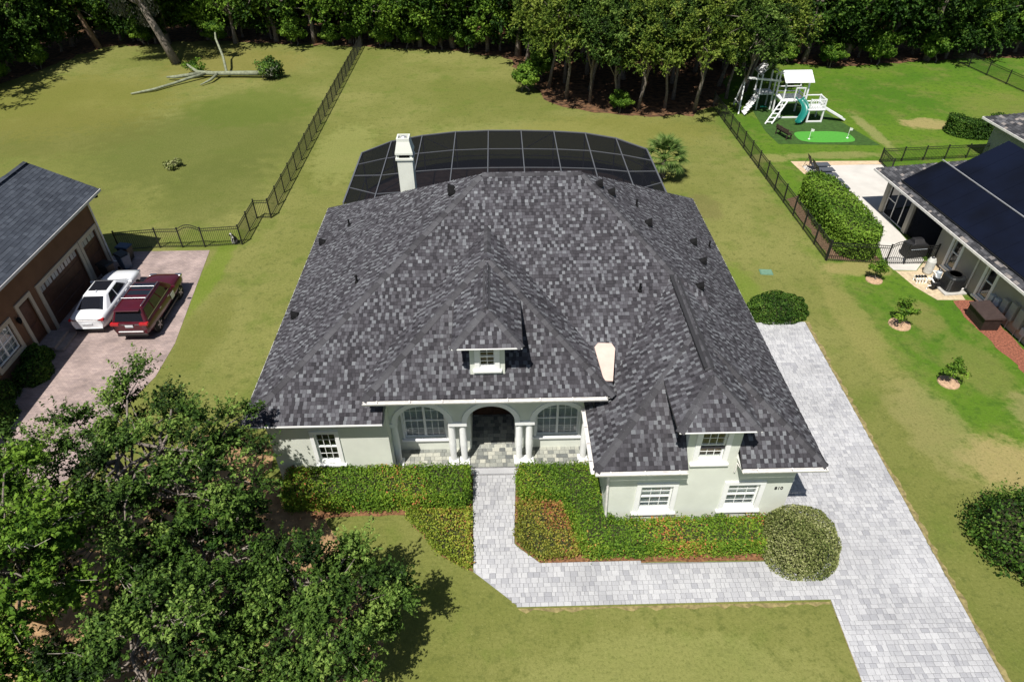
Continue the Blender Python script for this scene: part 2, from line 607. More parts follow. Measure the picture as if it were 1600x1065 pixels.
DRIVE = [(-1.30,17.66),(-1.18,13.31),(.35,11.98),(10.87,11.95),(10.65,6.5),(15.02,6.5),(15.6,27.2),(10.2,27.2),(10.2,15.0),(9.5,15.0),(9.3,13.45),(1.2,13.57),(.28,14.36),(.42,17.66)]
lay_pavers('driveway', DRIVE, .006, MAT_PAVER, MAT_PAVER1, MAT_JOINT)
# raised strip of soil at the driveway edge
MAT_EDGE = M('dry_edge_grass', (.23,.19,.08), .95, .4, 6, bump=.6)
mb = MB()
r = random.Random(5)
for (x0,y0),(x1,y1),w in (((15.05,7),(15.62,27.3),.14),((.35,11.9),(10.8,11.87),.09),((10.85,11.9),(10.63,6.6),-.07)):
    a = Vector((x0,y0)); c = Vector((x1,y1)); n = int((c-a).length/.25)
    d=(c-a).normalized(); pn=Vector((d.y,-d.x))
    L=[a.lerp(c,i/n) for i in range(n+1)]
    V=[];
    for p in L:
        q=p+pn*(w+r.uniform(-.06,.1))
        V += [(p.x,p.y,.010),(q.x,q.y,.010)]
    mb.add(V,[(2*i,2*i+1,2*i+3,2*i+2) for i in range(n)])
mb.build('driveway_verge', MAT_EDGE, kind='structure')

# neighbour's brick drive
def brick_mat(name, c1, c2, mortar, scale, rot=0, bw=.5, rh=.25):
    m, nt, b = newmat(name)
    geo = _n(nt,'ShaderNodeNewGeometry')
    mp = _n(nt,'ShaderNodeMapping'); mp.inputs['Rotation'].default_value=(0,0,rot); mp.inputs['Scale'].default_value=(scale,scale,scale)
    br = _n(nt,'ShaderNodeTexBrick')
    br.inputs['Color1'].default_value=c4(c1); br.inputs['Color2'].default_value=c4(c2); br.inputs['Mortar'].default_value=c4(mortar)
    br.inputs['Scale'].default_value=1; br.inputs['Mortar Size'].default_value=.012; br.inputs['Brick Width'].default_value=bw; br.inputs['Row Height'].default_value=rh
    no=_n(nt,'ShaderNodeTexNoise'); no.inputs['Scale'].default_value=.8; no.inputs['Detail'].default_value=6
    mr=_n(nt,'ShaderNodeMapRange'); mr.inputs[1].default_value=.3; mr.inputs[2].default_value=.7; mr.inputs[3].default_value=.7; mr.inputs[4].default_value=1.2
    sc=_n(nt,'ShaderNodeVectorMath',operation='SCALE')
    nt.links.new(geo.outputs['Position'],mp.inputs[0]); nt.links.new(mp.outputs[0],br.inputs[0])
    nt.links.new(geo.outputs['Position'],no.inputs['Vector']); nt.links.new(no.outputs[0],mr.inputs[0])
    nt.links.new(br.outputs[0],sc.inputs[0]); nt.links.new(mr.outputs[0],sc.inputs['Scale'])
    nt.links.new(sc.outputs[0],b.inputs['Base Color'])
    b.inputs['Roughness'].default_value=.9
    bu=_n(nt,'ShaderNodeBump'); bu.inputs['Strength'].default_value=.4; bu.inputs['Distance'].default_value=.01; bu.invert=True
    nt.links.new(br.outputs['Fac'],bu.inputs['Height']); nt.links.new(bu.outputs[0],b.inputs['Normal'])
    return m
MAT_BRICKPAVE = brick_mat('brick_paving', (.40,.31,.285), (.30,.235,.225), (.2,.16,.15), 2.4)
mb = MB(); mb.prism([(-23.2,35.5),(-23.0,8),(-18.2,8),(-17.3,20.8),(-16.4,24.0),(-16.4,26.5),(-17.0,31),(-17.6,35.5)], -.05, .012)
mb.build('brick_driveway', MAT_BRICKPAVE, kind='structure')
# right neighbour: patio, turf, putting green
MAT_PATIO = M('pale_travertine', (.55,.53,.495), .8, .08, .9, bump=.15, bscale=8)
mb = MB(); mb.prism([(22.2,46.2),(22.3,44.6),(22.6,39.8),(22.75,34.4),(22.3,32.9),(22.45,32.0),(23.7,31.9),(24.7,33),(24.9,39),(28.2,40),(28.2,46.1)], -.05, .012)
mb.build('patio', MAT_PATIO, kind='structure')
mb = MB(); mb.prism([(21.7,46.9),(21.95,44.4),(22.3,44.5),(22.25,46.1),(28.3,46.15),(28.2,46.75)], -.05, .02)
mb.build('patio_border', M('travertine_border',(.55,.42,.28),.85,.15,3), kind='structure')
MAT_FLAG = M('flagstone', (.52,.42,.28), .9, .2, 5, bump=.5)
mb = MB(); mb.prism([(23.7,31.85),(22.5,31.9),(22.8,30.3),(23.4,29.0),(24.9,28.95),(25.4,32.4),(24.7,32.9)], -.05, .010)
mb.build('equipment_pad', MAT_FLAG, kind='structure')
MAT_TURF = M('artificial_turf', (.035,.085,.012), .95, .25, 3, bump=.5, bscale=60)
mb = MB(); mb.prism([(21.7,52.8),(21.9,50.2),(29.7,49.6),(28.0,57.8),(27.2,61),(22.4,61.5)], -.05, .01)
mb.build('turf', MAT_TURF, kind='structure')
g = []
for k in range(28):
    t = 2*math.pi*k/28
    g.append((26.0+2.25*math.copysign(abs(math.cos(t))**.55,math.cos(t))+.1*math.sin(3*t)-.35*math.sin(t), 51.45+1.15*math.copysign(abs(math.sin(t))**.6,math.sin(t))))
mb = MB(); mb.prism(g, 0, .02)
mb.build('putting_green', M('putting_green',(.07,.30,.035),.95,.08,6,bump=.2,bscale=60), kind='structure')
for (x,y) in ((24.6,51.0),(27.7,51.1)):
    t = thing('golf_flag', 'small white flag pin standing in a putting green cup', 'flag', (x,y,.02), 0, 'pins on the putting green')
    MB().tube([(0,0,0),(0,0,.85)], .018, 6).build('pole', M('flag_white',(.85,.85,.85),.6,.03), t, local=True)
    MB().add([(0,0,.85),(.26,.02,.78),(.25,.03,.6),(0,0,.62)],[(0,1,2,3)]).build('pennant', bpy.data.materials['flag_white'], t, local=True)
    MB().lathe([(.09,0),(.09,.03)],n=10).build('cup', bpy.data.materials['flag_white'], t, local=True)

# ------------------------------------------------------------------ main house
MAT_WALL = M('stucco_pale_green', (.69,.72,.65), .9, .05, 1.5, bump=.25, bscale=60)
MAT_WHITE = M('white_paint', (.88,.89,.89), .55, .03, 3)
MAT_GUTTER = M('white_gutter', (.78,.76,.74), .4, .12, 5, spec=.5)
MAT_DECK = M('roof_underlay', (.035,.033,.036), .95, .1, 4)
SH = [(0,(.022,.021,.026)),(.30,(.042,.040,.047)),(.55,(.072,.070,.081)),(.75,(.108,.109,.123)),(.93,(.145,.152,.166)),(1,(.185,.194,.21))]
MAT_SHINGLE = tone_mat('asphalt_shingle', SH, .9, grain=.22, gscale=70, big=.10, bigscale=.35)
MAT_CAP = tone_mat('shingle_cap', [(0,(.038,.037,.042)),(1,(.092,.092,.102))], .9, use_random=True, grain=.2, gscale=60)
MAT_SOFFIT = M('soffit_white', (.62,.63,.60), .7, .03, 3)
MAT_PANE = pane_mat('window_glass')
MAT_BLIND = M('window_blind', (.60,.66,.70), .7, .05, 2)
MAT_SHADE = M('white_shade', (.72,.74,.74), .7, .03, 2)
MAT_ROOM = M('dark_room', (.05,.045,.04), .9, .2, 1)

e, mF, mW, mR, mG, mL = 3.67, .576, .6051, .7211, .7812, .7635
xL, yF, yBL, yBR, xR, yG, xgL = -9.45, 17.0, 33.6, 34.0, 10.754, 14.61, 2.997
yRg = 26.16; hR = e + mF*(yRg-yF)
rL = xL + (hR-e)/mW; rR = xR - (hR-e)/mR
gx = (mL*xgL+mR*xR)/(mL+mR); gz = e+mL*(gx-xgL); gy = yG+(gz-e)/mG; gyj = yF+(gz-e)/mF
pxL, pxR, pyF, pe, mP = -4.97, 3.914, 17.2, 4.64, .69
ph = (pxR-pxL)/2; pax = (pxL+pxR)/2; pay = pyF+ph; paz = pe+mP*ph; pjy = yF+(paz-e)/mF
# planes as functions
zM1 = lambda x,y: e+mF*(y-yF)
zM2 = lambda x,y: e+mW*(x-xL)
zM3 = lambda x,y: e+mR*(xR-x)
zG1 = lambda x,y: e+mG*(y-yG)
zG2 = lambda x,y: e+mL*(x-xgL)
zP1 = lambda x,y: pe+mP*(y-pyF)
zP2 = lambda x,y: pe+mP*(x-pxL)
zP3 = lambda x,y: pe+mP*(pxR-x)
# dormers
de, dy0, dxa, dxb = 6.75, 17.4, -1.73, .65
dax = (dxa+dxb)/2; dm = .69; daz = de+dm*(dxb-dxa)/2; day = dy0+(dxb-dxa)/2
ge, gy0, gxa, gxb = 5.56, 14.5, 5.49, 8.10
gdx = 6.80; gday = 16.05
gmL = (gz-ge)/(gdx-gxa); gmR = (gz-ge)/(gxb-gdx); gmF = (gz-ge)/(gday-gy0)
zD1 = lambda x,y: de+dm*(y-dy0)
zD2 = lambda x,y: de+dm*(x-dxa)
zD3 = lambda x,y: de+dm*(dxb-x)
zH1 = lambda x,y: ge+gmF*(y-gy0)
zH2 = lambda x,y: ge+gmL*(x-gxa)
zH3 = lambda x,y: ge+gmR*(gxb-x)

FACETS = {}   # name -> (plan polygon, plane, eave direction, up direction in plan)
def facet(n, poly, z, u, v): FACETS[n] = (poly, z, Vector(u), Vector(v))
facet('M1', [(xL,yF),(-4.38,yF),(-4.38,18.2),(3.3,18.2),(3.3,yF),(gx+.6,yF),(gx+1.2,gyj-.9),(gx,gyj),(rR,yRg),(rL,yRg)], zM1, (1,0), (0,1))
facet('M2', [(xL,yBL),(xL,yF),(rL,yRg)], zM2, (0,-1), (1,0))
facet('M3', [(xR,yG),(xR,yBR),(rR,yRg),(gx,gyj),(gx,gy)], zM3, (0,1), (-1,0))
facet('G1', [(xgL,yG),(6.10,yG),(6.10,15.16),(7.88,15.16),(7.88,yG),(xR,yG),(gx,gy)], zG1, (1,0), (0,1))
facet('G2', [(xgL,19.2),(xgL,yG),(gx,gy),(gx,gyj),(xgL+.3,yF+.3)], zG2, (0,-1), (1,0))
facet('P1', [(pxL,pyF),(pxR,pyF),(pax,pay)], zP1, (1,0), (0,1))
facet('P2', [(pxL,yF+(pe-e)/mF+.1),(pxL,pyF),(pax,pay),(pax,pjy)], zP2, (0,-1), (1,0))
facet('P3', [(pxR,pyF),(pxR,yF+(pe-e)/mF+.1),(pax,pjy),(pax,pay)], zP3, (0,1), (-1,0))
facet('D1', [(dxa,dy0),(dxb,dy0),(dax,day)], zD1, (1,0), (0,1))
facet('D2', [(dxa,20.6),(dxa,dy0),(dax,day),(dax,22.0)], zD2, (0,-1), (1,0))
facet('D3', [(dxb,dy0),(dxb,20.6),(dax,22.0),(dax,day)], zD3, (0,1), (-1,0))
facet('H1', [(gxa,gy0),(gxb,gy0),(gdx,gday)], zH1, (1,0), (0,1))
facet('H2', [(gxa,17.3),(gxa,gy0),(gdx,gday),(gdx,gy+.4)], zH2, (0,-1), (1,0))
facet('H3', [(gxb,gy0),(gxb,16.4),(gdx,gy+.2),(gdx,gday)], zH3, (0,1), (-1,0))

house = thing('house', 'single storey pale stucco house with dark shingle hip roof and two dormers', 'house', (0.6, 25, 0))
walls = MB()
roof_deck = MB()
for n,(poly,z,u,v) in FACETS.items():
    roof_deck.slab([(x,y,z(x,y)-.004) for x,y in poly], .05 if n[0] not in 'DH' else .07)
# hidden rear slope
roof_deck.add([(xL,yBL,e),(xR,yBR,e),(rR,yRg,hR),(rL,yRg,hR),(xL,yBL,e-.06),(xR,yBR,e-.06)], [(1,0,3,2),(0,1,5,4)])
roof = roof_deck.build('roof', MAT_DECK, house, tri=True)

def shingles(mb, rng, name, expo=.15, wmin=.10, wmax=.175):
    poly, zf, u, v = FACETS[name]
    others = [(p2,z2) for k,(p2,z2,_,_) in FACETS.items() if k != name]
    # slope of plane along v
    slope = (zf(v.x,v.y)-zf(0,0))
    k = math.sqrt(1+slope*slope)
    P2 = [(Vector(p).dot(u), Vector(p).dot(v)) for p in poly]
    vmin = min(p[1] for p in P2); vmax = max(p[1] for p in P2)
    dv = expo/k
    nrm = Vector((-v.x*slope, -v.y*slope, 1)).normalized()
    row = 0; alt = 0
    vv = vmin
    while vv < vmax:
        for a,c in scan(P2, min(vv+dv*.5, vmax-1e-4)):
            x = a - rng.random()*wmax
            while x < c:
                w = rng.uniform(wmin,wmax)
                x0, x1 = max(x,a), min(x+w,c)
                x += w
                if x1-x0 < .03: continue
                um, vm = (x0+x1)/2, vv+dv*.5
                cx, cy = u.x*um+v.x*vm, u.y*um+v.y*vm
                cz = zf(cx,cy)
                low = rng.uniform(.012,.024); hi = .004
                def pt(uu,vq,off):
                    X,Y = u.x*uu+v.x*vq, u.y*uu+v.y*vq
                    return Vector((X,Y,zf(X,Y))) + nrm*off
                g = .004
                V = [pt(x0+g,vv,low), pt(x1-g,vv,low), pt(x1-g,vv+dv*1.05,hi), pt(x0+g,vv+dv*1.05,hi), pt(x0+g,vv,-.002), pt(x1-g,vv,-.002)]
                q = rng.random()
                alt += 1
                tone = (rng.uniform(.05,.5) if q<.8 else rng.uniform(.5,.75)) if alt%2 else (rng.uniform(.25,.7) if q < .55 else rng.uniform(.72,1))
                mb.add(V, [(0,1,2,3),(4,5,1,0)], tone)
        vv += dv
        row += 1

rs = random.Random(21)
for group, names in (('main_slope_shingles',('M1','M2','M3')),('garage_shingles',('G1','G2')),('porch_shingles',('P1','P2','P3')),('dormer_shingles',('D1','D2','D3','H1','H2','H3'))):
    mb = MB()
    for n in names: shingles(mb, rs, n)
    mb.build('shingles', MAT_SHINGLE, roof, kind='stuff')

def cap_line(p, q, n1, n2, step=.27, half=.165, name='hip_cap'):
    """bent cap shingles laid along a hip or ridge; n1,n2 = plan directions of the two slopes (dx,dy,dz per metre)"""
    p, q = Vector(p), Vector(q)
    d = q-p; L = d.length; d.normalize()
    a = Vector(n1); b2 = Vector(n2)
    a = (a - d*a.dot(d)).normalized()*half; b2 = (b2 - d*b2.dot(d)).normalized()*half
    up = Vector((0,0,1)); up = (up - d*up.dot(d)).normalized()
    ln = step*1.25
    o1, o0 = .036, .022
    V = []
    for t,o in ((0,o1),(ln,o0)):
        V += [d*t+a+up*(o-.004), d*t+up*o, d*t+b2+up*(o-.004)]
    V += [d*0+a-up*.01, -up*.004, b2-up*.01]
    mb = MB(); mb.add(V, [(0,1,4,3),(1,2,5,4),(6,7,1,0),(7,8,2,1)])
    me = mb.mesh(name, MAT_CAP)
    inv = wm(roof).inverted()
    k = int(L/step)
    for i in range(k):
        o = bpy.data.objects.new(name, me); COL.objects.link(o); o.parent = roof
        o.location = inv @ (p + d*(i*step))
rt2 = 1
cap_line((xL,yF,e),(rL,yRg,hR),(-.3,1,mW*-.3),(1,-.3,-.3*mF), name='hip_cap')
cap_line((gx,gyj,gz),(rR,yRg,hR),(-1,-.1,-.1*mF),(.1,1,-.1*mR), name='hip_cap')
cap_line((rL,yRg,hR),(rR,yRg,hR),(0,-1,-mF),(0,1,-.6), name='ridge_cap')
cap_line((xgL,yG,e),(gx,gy,gz),(1,-.0,0),(0,1,0), name='hip_cap')
cap_line((xR,yG,e),(gx,gy,gz),(-1,0,0),(0,1,0), name='hip_cap')
cap_line((gx,gday+.3,gz+.03),(gx,gyj,gz+.03),(-1,0,-mL),(1,0,-mR), step=.3, half=.2, name='ridge_cap')
cap_line((pxL,pyF,pe),(pax,pay,paz),(1,0,0),(0,1,0), name='hip_cap')
cap_line((pxR,pyF,pe),(pax,pay,paz),(-1,0,0),(0,1,0), name='hip_cap')
cap_line((dax,day,daz),(dax,22.4,daz),(-1,0,-dm),(1,0,-dm), name='ridge_cap')
cap_line((pax,22.0,paz),(pax,pjy,paz),(-1,0,-mP),(1,0,-mP), name='ridge_cap')
cap_line((dxa,dy0,de),(dax,day,daz),(1,0,0),(0,1,0), name='hip_cap')
cap_line((dxb,dy0,de),(dax,day,daz),(-1,0,0),(0,1,0), name='hip_cap')
cap_line((gxa,gy0,ge),(gdx,gday,gz),(1,0,0),(0,1,0), name='hip_cap')
cap_line((gxb,gy0,ge),(gdx,gday,gz),(-1,0,0),(0,1,0), name='hip_cap')
# raised ridge vent base on the garage ridge
MB().bar((gx-.02,gday+.4,gz-.03),(gx-.02,gyj,gz-.03), .34, .09).build('ridge_vent', M('ridge_vent_dark',(.03,.03,.033),.7,.1), roof)
# pale membrane cricket between porch and garage slopes
MB().slab([(x,y,4.84+.27*(y-17.8)) for x,y in ((3.60,17.80),(3.92,17.78),(4.16,19.15),(4.05,19.38),(3.55,19.40),(3.40,19.22))], .04).build('valley_cricket', M('pink_membrane',(.62,.48,.42),.8,.08,3,bump=.1), roof)

# ---- walls with real openings
def wall_y(mb, x0,x1,z0,z1,y,openings,th=.2,flip=1):
    """wall in the x-z plane, outer face at y, thickness th towards +y*flip"""
    xs = sorted(set([x0,x1]+[c for o in openings for c in (o[0],o[1])]))
    zs = sorted(set([z0,z1]+[c for o in openings for c in (o[2],o[3])]))
    def hole(i,j):
        if i<0 or j<0 or i>=len(xs)-1 or j>=len(zs)-1: return True
        cx,cz=(xs[i]+xs[i+1])/2,(zs[j]+zs[j+1])/2
        return any(o[0]<cx<o[1] and o[2]<cz<o[3] for o in openings)
    y2=y+th*flip
    for i in range(len(xs)-1):
        for j in range(len(zs)-1):
            if hole(i,j): continue
            a,b2,c,d=xs[i],xs[i+1],zs[j],zs[j+1]
            mb.add([(a,y,c),(b2,y,c),(b2,y,d),(a,y,d)],[(0,1,2,3)])
            mb.add([(a,y2,c),(b2,y2,c),(b2,y2,d),(a,y2,d)],[(3,2,1,0)])
            if hole(i-1,j): mb.add([(a,y,c),(a,y2,c),(a,y2,d),(a,y,d)],[(3,2,1,0)])
            if hole(i+1,j): mb.add([(b2,y,c),(b2,y2,c),(b2,y2,d),(b2,y,d)],[(0,1,2,3)])
            if hole(i,j-1): mb.add([(a,y,c),(b2,y,c),(b2,y2,c),(a,y2,c)],[(3,2,1,0)])
            if hole(i,j+1): mb.add([(a,y,d),(b2,y,d),(b2,y2,d),(a,y2,d)],[(0,1,2,3)])

yL, yP, yA, yW = 17.6, 18.95, 18.12, 15.15
W_LEFT = (-7.17,-6.37,1.05,2.62)
W_P1 = (-4.02,-2.36,.85,2.9)
W_P2 = (1.28,2.98,.85,2.9)
W_G1 = (4.80,5.93,.86,2.18)
W_G2 = (7.90,9.02,.90,2.18)
W_D2 = (6.53,7.38,3.50,4.86)
W_D1 = (-.83,-.29,5.50,6.35)
mb = MB()
wall_y(mb,-8.85,-4.38,0,e-.1,yL,[W_LEFT])
mb.box((-4.58,yL+.2,0),(-4.38,yP,e-.1))                      # return wall into the porch
wall_y(mb,-4.38,3.60,0,4.55,yP,[W_P1,W_P2,(-1.36,.42,.14,3.2)])
wall_y(mb,3.60,10.15,0,e-.12,yW,[W_G1,W_G2])
mb.box((3.60,yW+.2,0),(3.80,yP,e-.12))
mb.box((9.95,yW+.2,0),(10.15,33.2,e-.12))
mb.box((-8.85,yL+.2,0),(-8.65,33,e-.1))
mb.box((-8.65,32.8,0),(9.95,33,e-.1))
wall_y(mb,6.10,7.88,e-.12,5.5,yW-.004,[W_D2])                 # garage dormer front
mb.box((6.10,yW+.2,3.9),(6.25,17.0,5.5)); mb.box((7.73,yW+.2,3.9),(7.88,16.6,5.5))
wall_y(mb,-1.17,.06,5.02,6.68,17.92,[W_D1],.15)               # porch dormer front
mb.box((-1.17,18.07,5.05),(-1.05,19.9,6.68)); mb.box((-.06,18.07,5.05),(.06,19.9,6.68))
# entry recess
mb.box((-1.56,yP+.2,.14),(-1.36,21.2,3.3)); mb.box((.42,yP+.2,.14),(.62,21.2,3.3))
mb.build('wall', MAT_WALL, house)
# arcade wall with three arches
arch = [(-3.13,1.0),(-.51,.95),(2.10,.95)]; zs0 = 2.55
pts = [(-4.38,zs0)]
for cx,r0 in arch:
    for k in range(17):
        t = math.pi*(1-k/16)
        pts.append((cx+r0*math.cos(t), zs0+r0*math.sin(t)*.93))
pts += [(3.30,zs0),(3.30,4.5),(-4.38,4.5)]
n = len(pts)
mb = MB(); mb.add([(x,yA,z) for x,z in pts]+[(x,yA+.3,z) for x,z in pts], [tuple(range(n)),tuple(range(2*n-1,n-1,-1))]+[(i,n+i,n+(i+1)%n,(i+1)%n) for i in range(n)])
mb.build('arcade_wall', MAT_WALL, house, tri=True)
for cx,r0 in arch:
    mb = MB(); r1 = r0+.17
    V=[]; 
    for k in range(25):
        t=math.pi*(1-k/24); c,s_=math.cos(t),math.sin(t)*.93
        for rr,yy in ((r0-.03,yA+.26),(r0-.03,yA-.05),(r1,yA-.05),(r1,yA+.02)):
            V.append((cx+rr*c,yy,zs0+rr*s_))
    mb.add(V,[(4*i+j,4*i+j+1,4*i+j+5,4*i+j+4) for i in range(24) for j in range(3)])
    mb.build('arch_trim', MAT_WHITE, house, smooth=False)
for a,b2 in ((-4.46,-4.10),(-2.16,-1.43),(.41,1.18),(3.02,3.42)):
    MB().box((a,yA-.06,zs0-.20),(b2,yA+.33,zs0-.003)).build('impost', MAT_WHITE, house, bevel=.02)
for x in (-4.27,-2.06,-1.62,.57,.97,3.15):
    mb = MB()
    mb.lathe([(.12,.3),(.145,1.2),(.13,2.28),(.15,2.30),(.15,2.35)], (x,yA+.14,0), 18)
    c = mb.build('column', MAT_WHITE, house, smooth=False)
    m2 = MB(); m2.box((x-.2,yA-.06,.15),(x+.2,yA+.34,.23)); m2.lathe([(.19,.23),(.19,.27),(.15,.31)],(x,yA+.14,0),18)
    m2.build('column_base', MAT_WHITE, c)

# soffits and fascia
mb = MB()
mb.slab([(xL+.03,yF+.03,e-.1),(-4.36,yF+.03,e-.1),(-4.36,yL,e-.1),(xL+.03,yL,e-.1)],.02)
mb.slab([(pxL+.05,pyF+.03,pe-.12),(pxR-.05,pyF+.03,pe-.12),(pxR-.05,yP,pe-.12),(pxL+.05,yP,pe-.12)],.02)
mb.slab([(xgL+.05,yG+.03,e-.1),(6.08,yG+.03,e-.1),(6.08,yW,e-.1),(xgL+.05,yW,e-.1)],.02)
mb.slab([(7.9,yG+.03,e-.1),(xR-.05,yG+.03,e-.1),(xR-.05,yW,e-.1),(7.9,yW,e-.1)],.02)
mb.slab([(10.15,yW,e-.1),(xR-.03,yW,e-.1),(xR-.03,yBR-.1,e-.1),(10.15,yBR-.1,e-.1)],.02)
mb.slab([(xgL+.03,yW,e-.1),(3.6,yW,e-.1),(3.6,yP,e-.1),(xgL+.03,yP,e-.1)],.02)
mb.slab([(xL+.03,yL,e-.1),(-8.85,yL,e-.1),(-8.85,yBL-.1,e-.1),(xL+.03,yBL-.1,e-.1)],.02)
mb.slab([(dxa+.03,dy0+.02,de-.07),(dxb-.03,dy0+.02,de-.07),(dxb-.03,20.2,de-.07),(dxa+.03,20.2,de-.07)],.02)
mb.slab([(gxa+.03,gy0+.02,ge-.07),(gxb-.03,gy0+.02,ge-.07),(gxb-.03,16.2,ge-.07),(gxa+.03,16.8,ge-.07)],.02)
mb.build('soffit', MAT_SOFFIT, house)
def fascia(p,q,hh=.14,w=.03):
    hh *= .45
    dark = abs(p[0]-q[0]) < .1 and q[1]-p[1] < 6
    MB().bar((p[0],p[1],p[2]-hh/2-.01),(q[0],q[1],q[2]-hh/2-.01),w,hh).build('fascia', MAT_DECK if dark else MAT_WHITE, roof)
fascia((xL-.01,yF-.012,e),(-4.38,yF-.012,e))
fascia((xL-.012,yF,e),(xL-.012,yBL,e)); fascia((xR+.012,yG,e),(xR+.012,yBR,e),.10)
fascia((xL,yBL+.012,e),(xR,yBR+.012,e))
fascia((dxa,dy0-.012,de),(dxb,dy0-.012,de),.08); fascia((dxa-.012,dy0,de),(dxa-.012,20.4,de),.08); fascia((dxb+.012,dy0,de),(dxb+.012,20.4,de),.08)
fascia((gxa,gy0-.012,ge),(gxb,gy0-.012,ge),.08); fascia((gxa-.012,gy0,ge),(gxa-.012,16.6,ge),.08); fascia((gxb+.012,gy0,ge),(gxb+.012,16.0,ge),.08)
fascia((pxL-.012,pyF,pe),(pxL-.012,18.6,pe)); fascia((xgL-.012,yG,e),(xgL-.012,18.6,e),.1)
def gutter(p,q,n,step=1.15,end=True):
    p,q=Vector(p),Vector(q); d=(q-p); L=d.length; d.normalize(); out=Vector(n)
    mb=MB()
    prof=[(0,0),(0,-.13),(.10,-.13),(.14,-.04),(.14,.0),(.125,.0),(.09,-.115),(.012,-.115),(.012,0)]
    V=[]
    for t in (0,L):
        for a,z in prof: V.append(p+d*t+out*a+Vector((0,0,z)))
    k=len(prof)
    mb.add(V,[(i,(i+1)%k,k+(i+1)%k,k+i) for i in range(k)]+[tuple(range(k-1,-1,-1)),tuple(range(k,2*k))])
    g=mb.build('gutter', MAT_GUTTER, roof)
    i=.5
    while i<L:
        b2=MB(); b2.cbox(p+d*i+out*.07+Vector((0,0,.008)),(.04 if abs(d.x)>.5 else .15,.15 if abs(d.x)>.5 else .04,.012)); b2.build('hanger',MAT_GUTTER,g)
        i+=step
    return g
gutter((pxL,pyF-.03,pe-.01),(pxR-.25,pyF-.03,pe-.01),(0,-1,0))
gutter((xgL,yG-.03,e-.01),(6.07,yG-.03,e-.01),(0,-1,0))
gutter((7.91,yG-.03,e-.01),(xR,yG-.03,e-.01),(0,-1,0))
gutter((xgL-.03,yG,e-.01),(xgL-.03,17.7,e-.01),(-1,0,0),.8)
# downspout at the garage corner
MB().tube([(xgL+.12,yG-.08,e-.13),(3.55,yW-.06,e-.45),(3.66,yW-.07,.1)],.045,8).build('downspout',MAT_GUTTER,house)
MB().tube([(7.95,yG-.1,e-.12),(7.93,yW-.07,e-.3),(7.93,yW-.05,2.9)],.03,6).build('downspout',MAT_GUTTER,house)

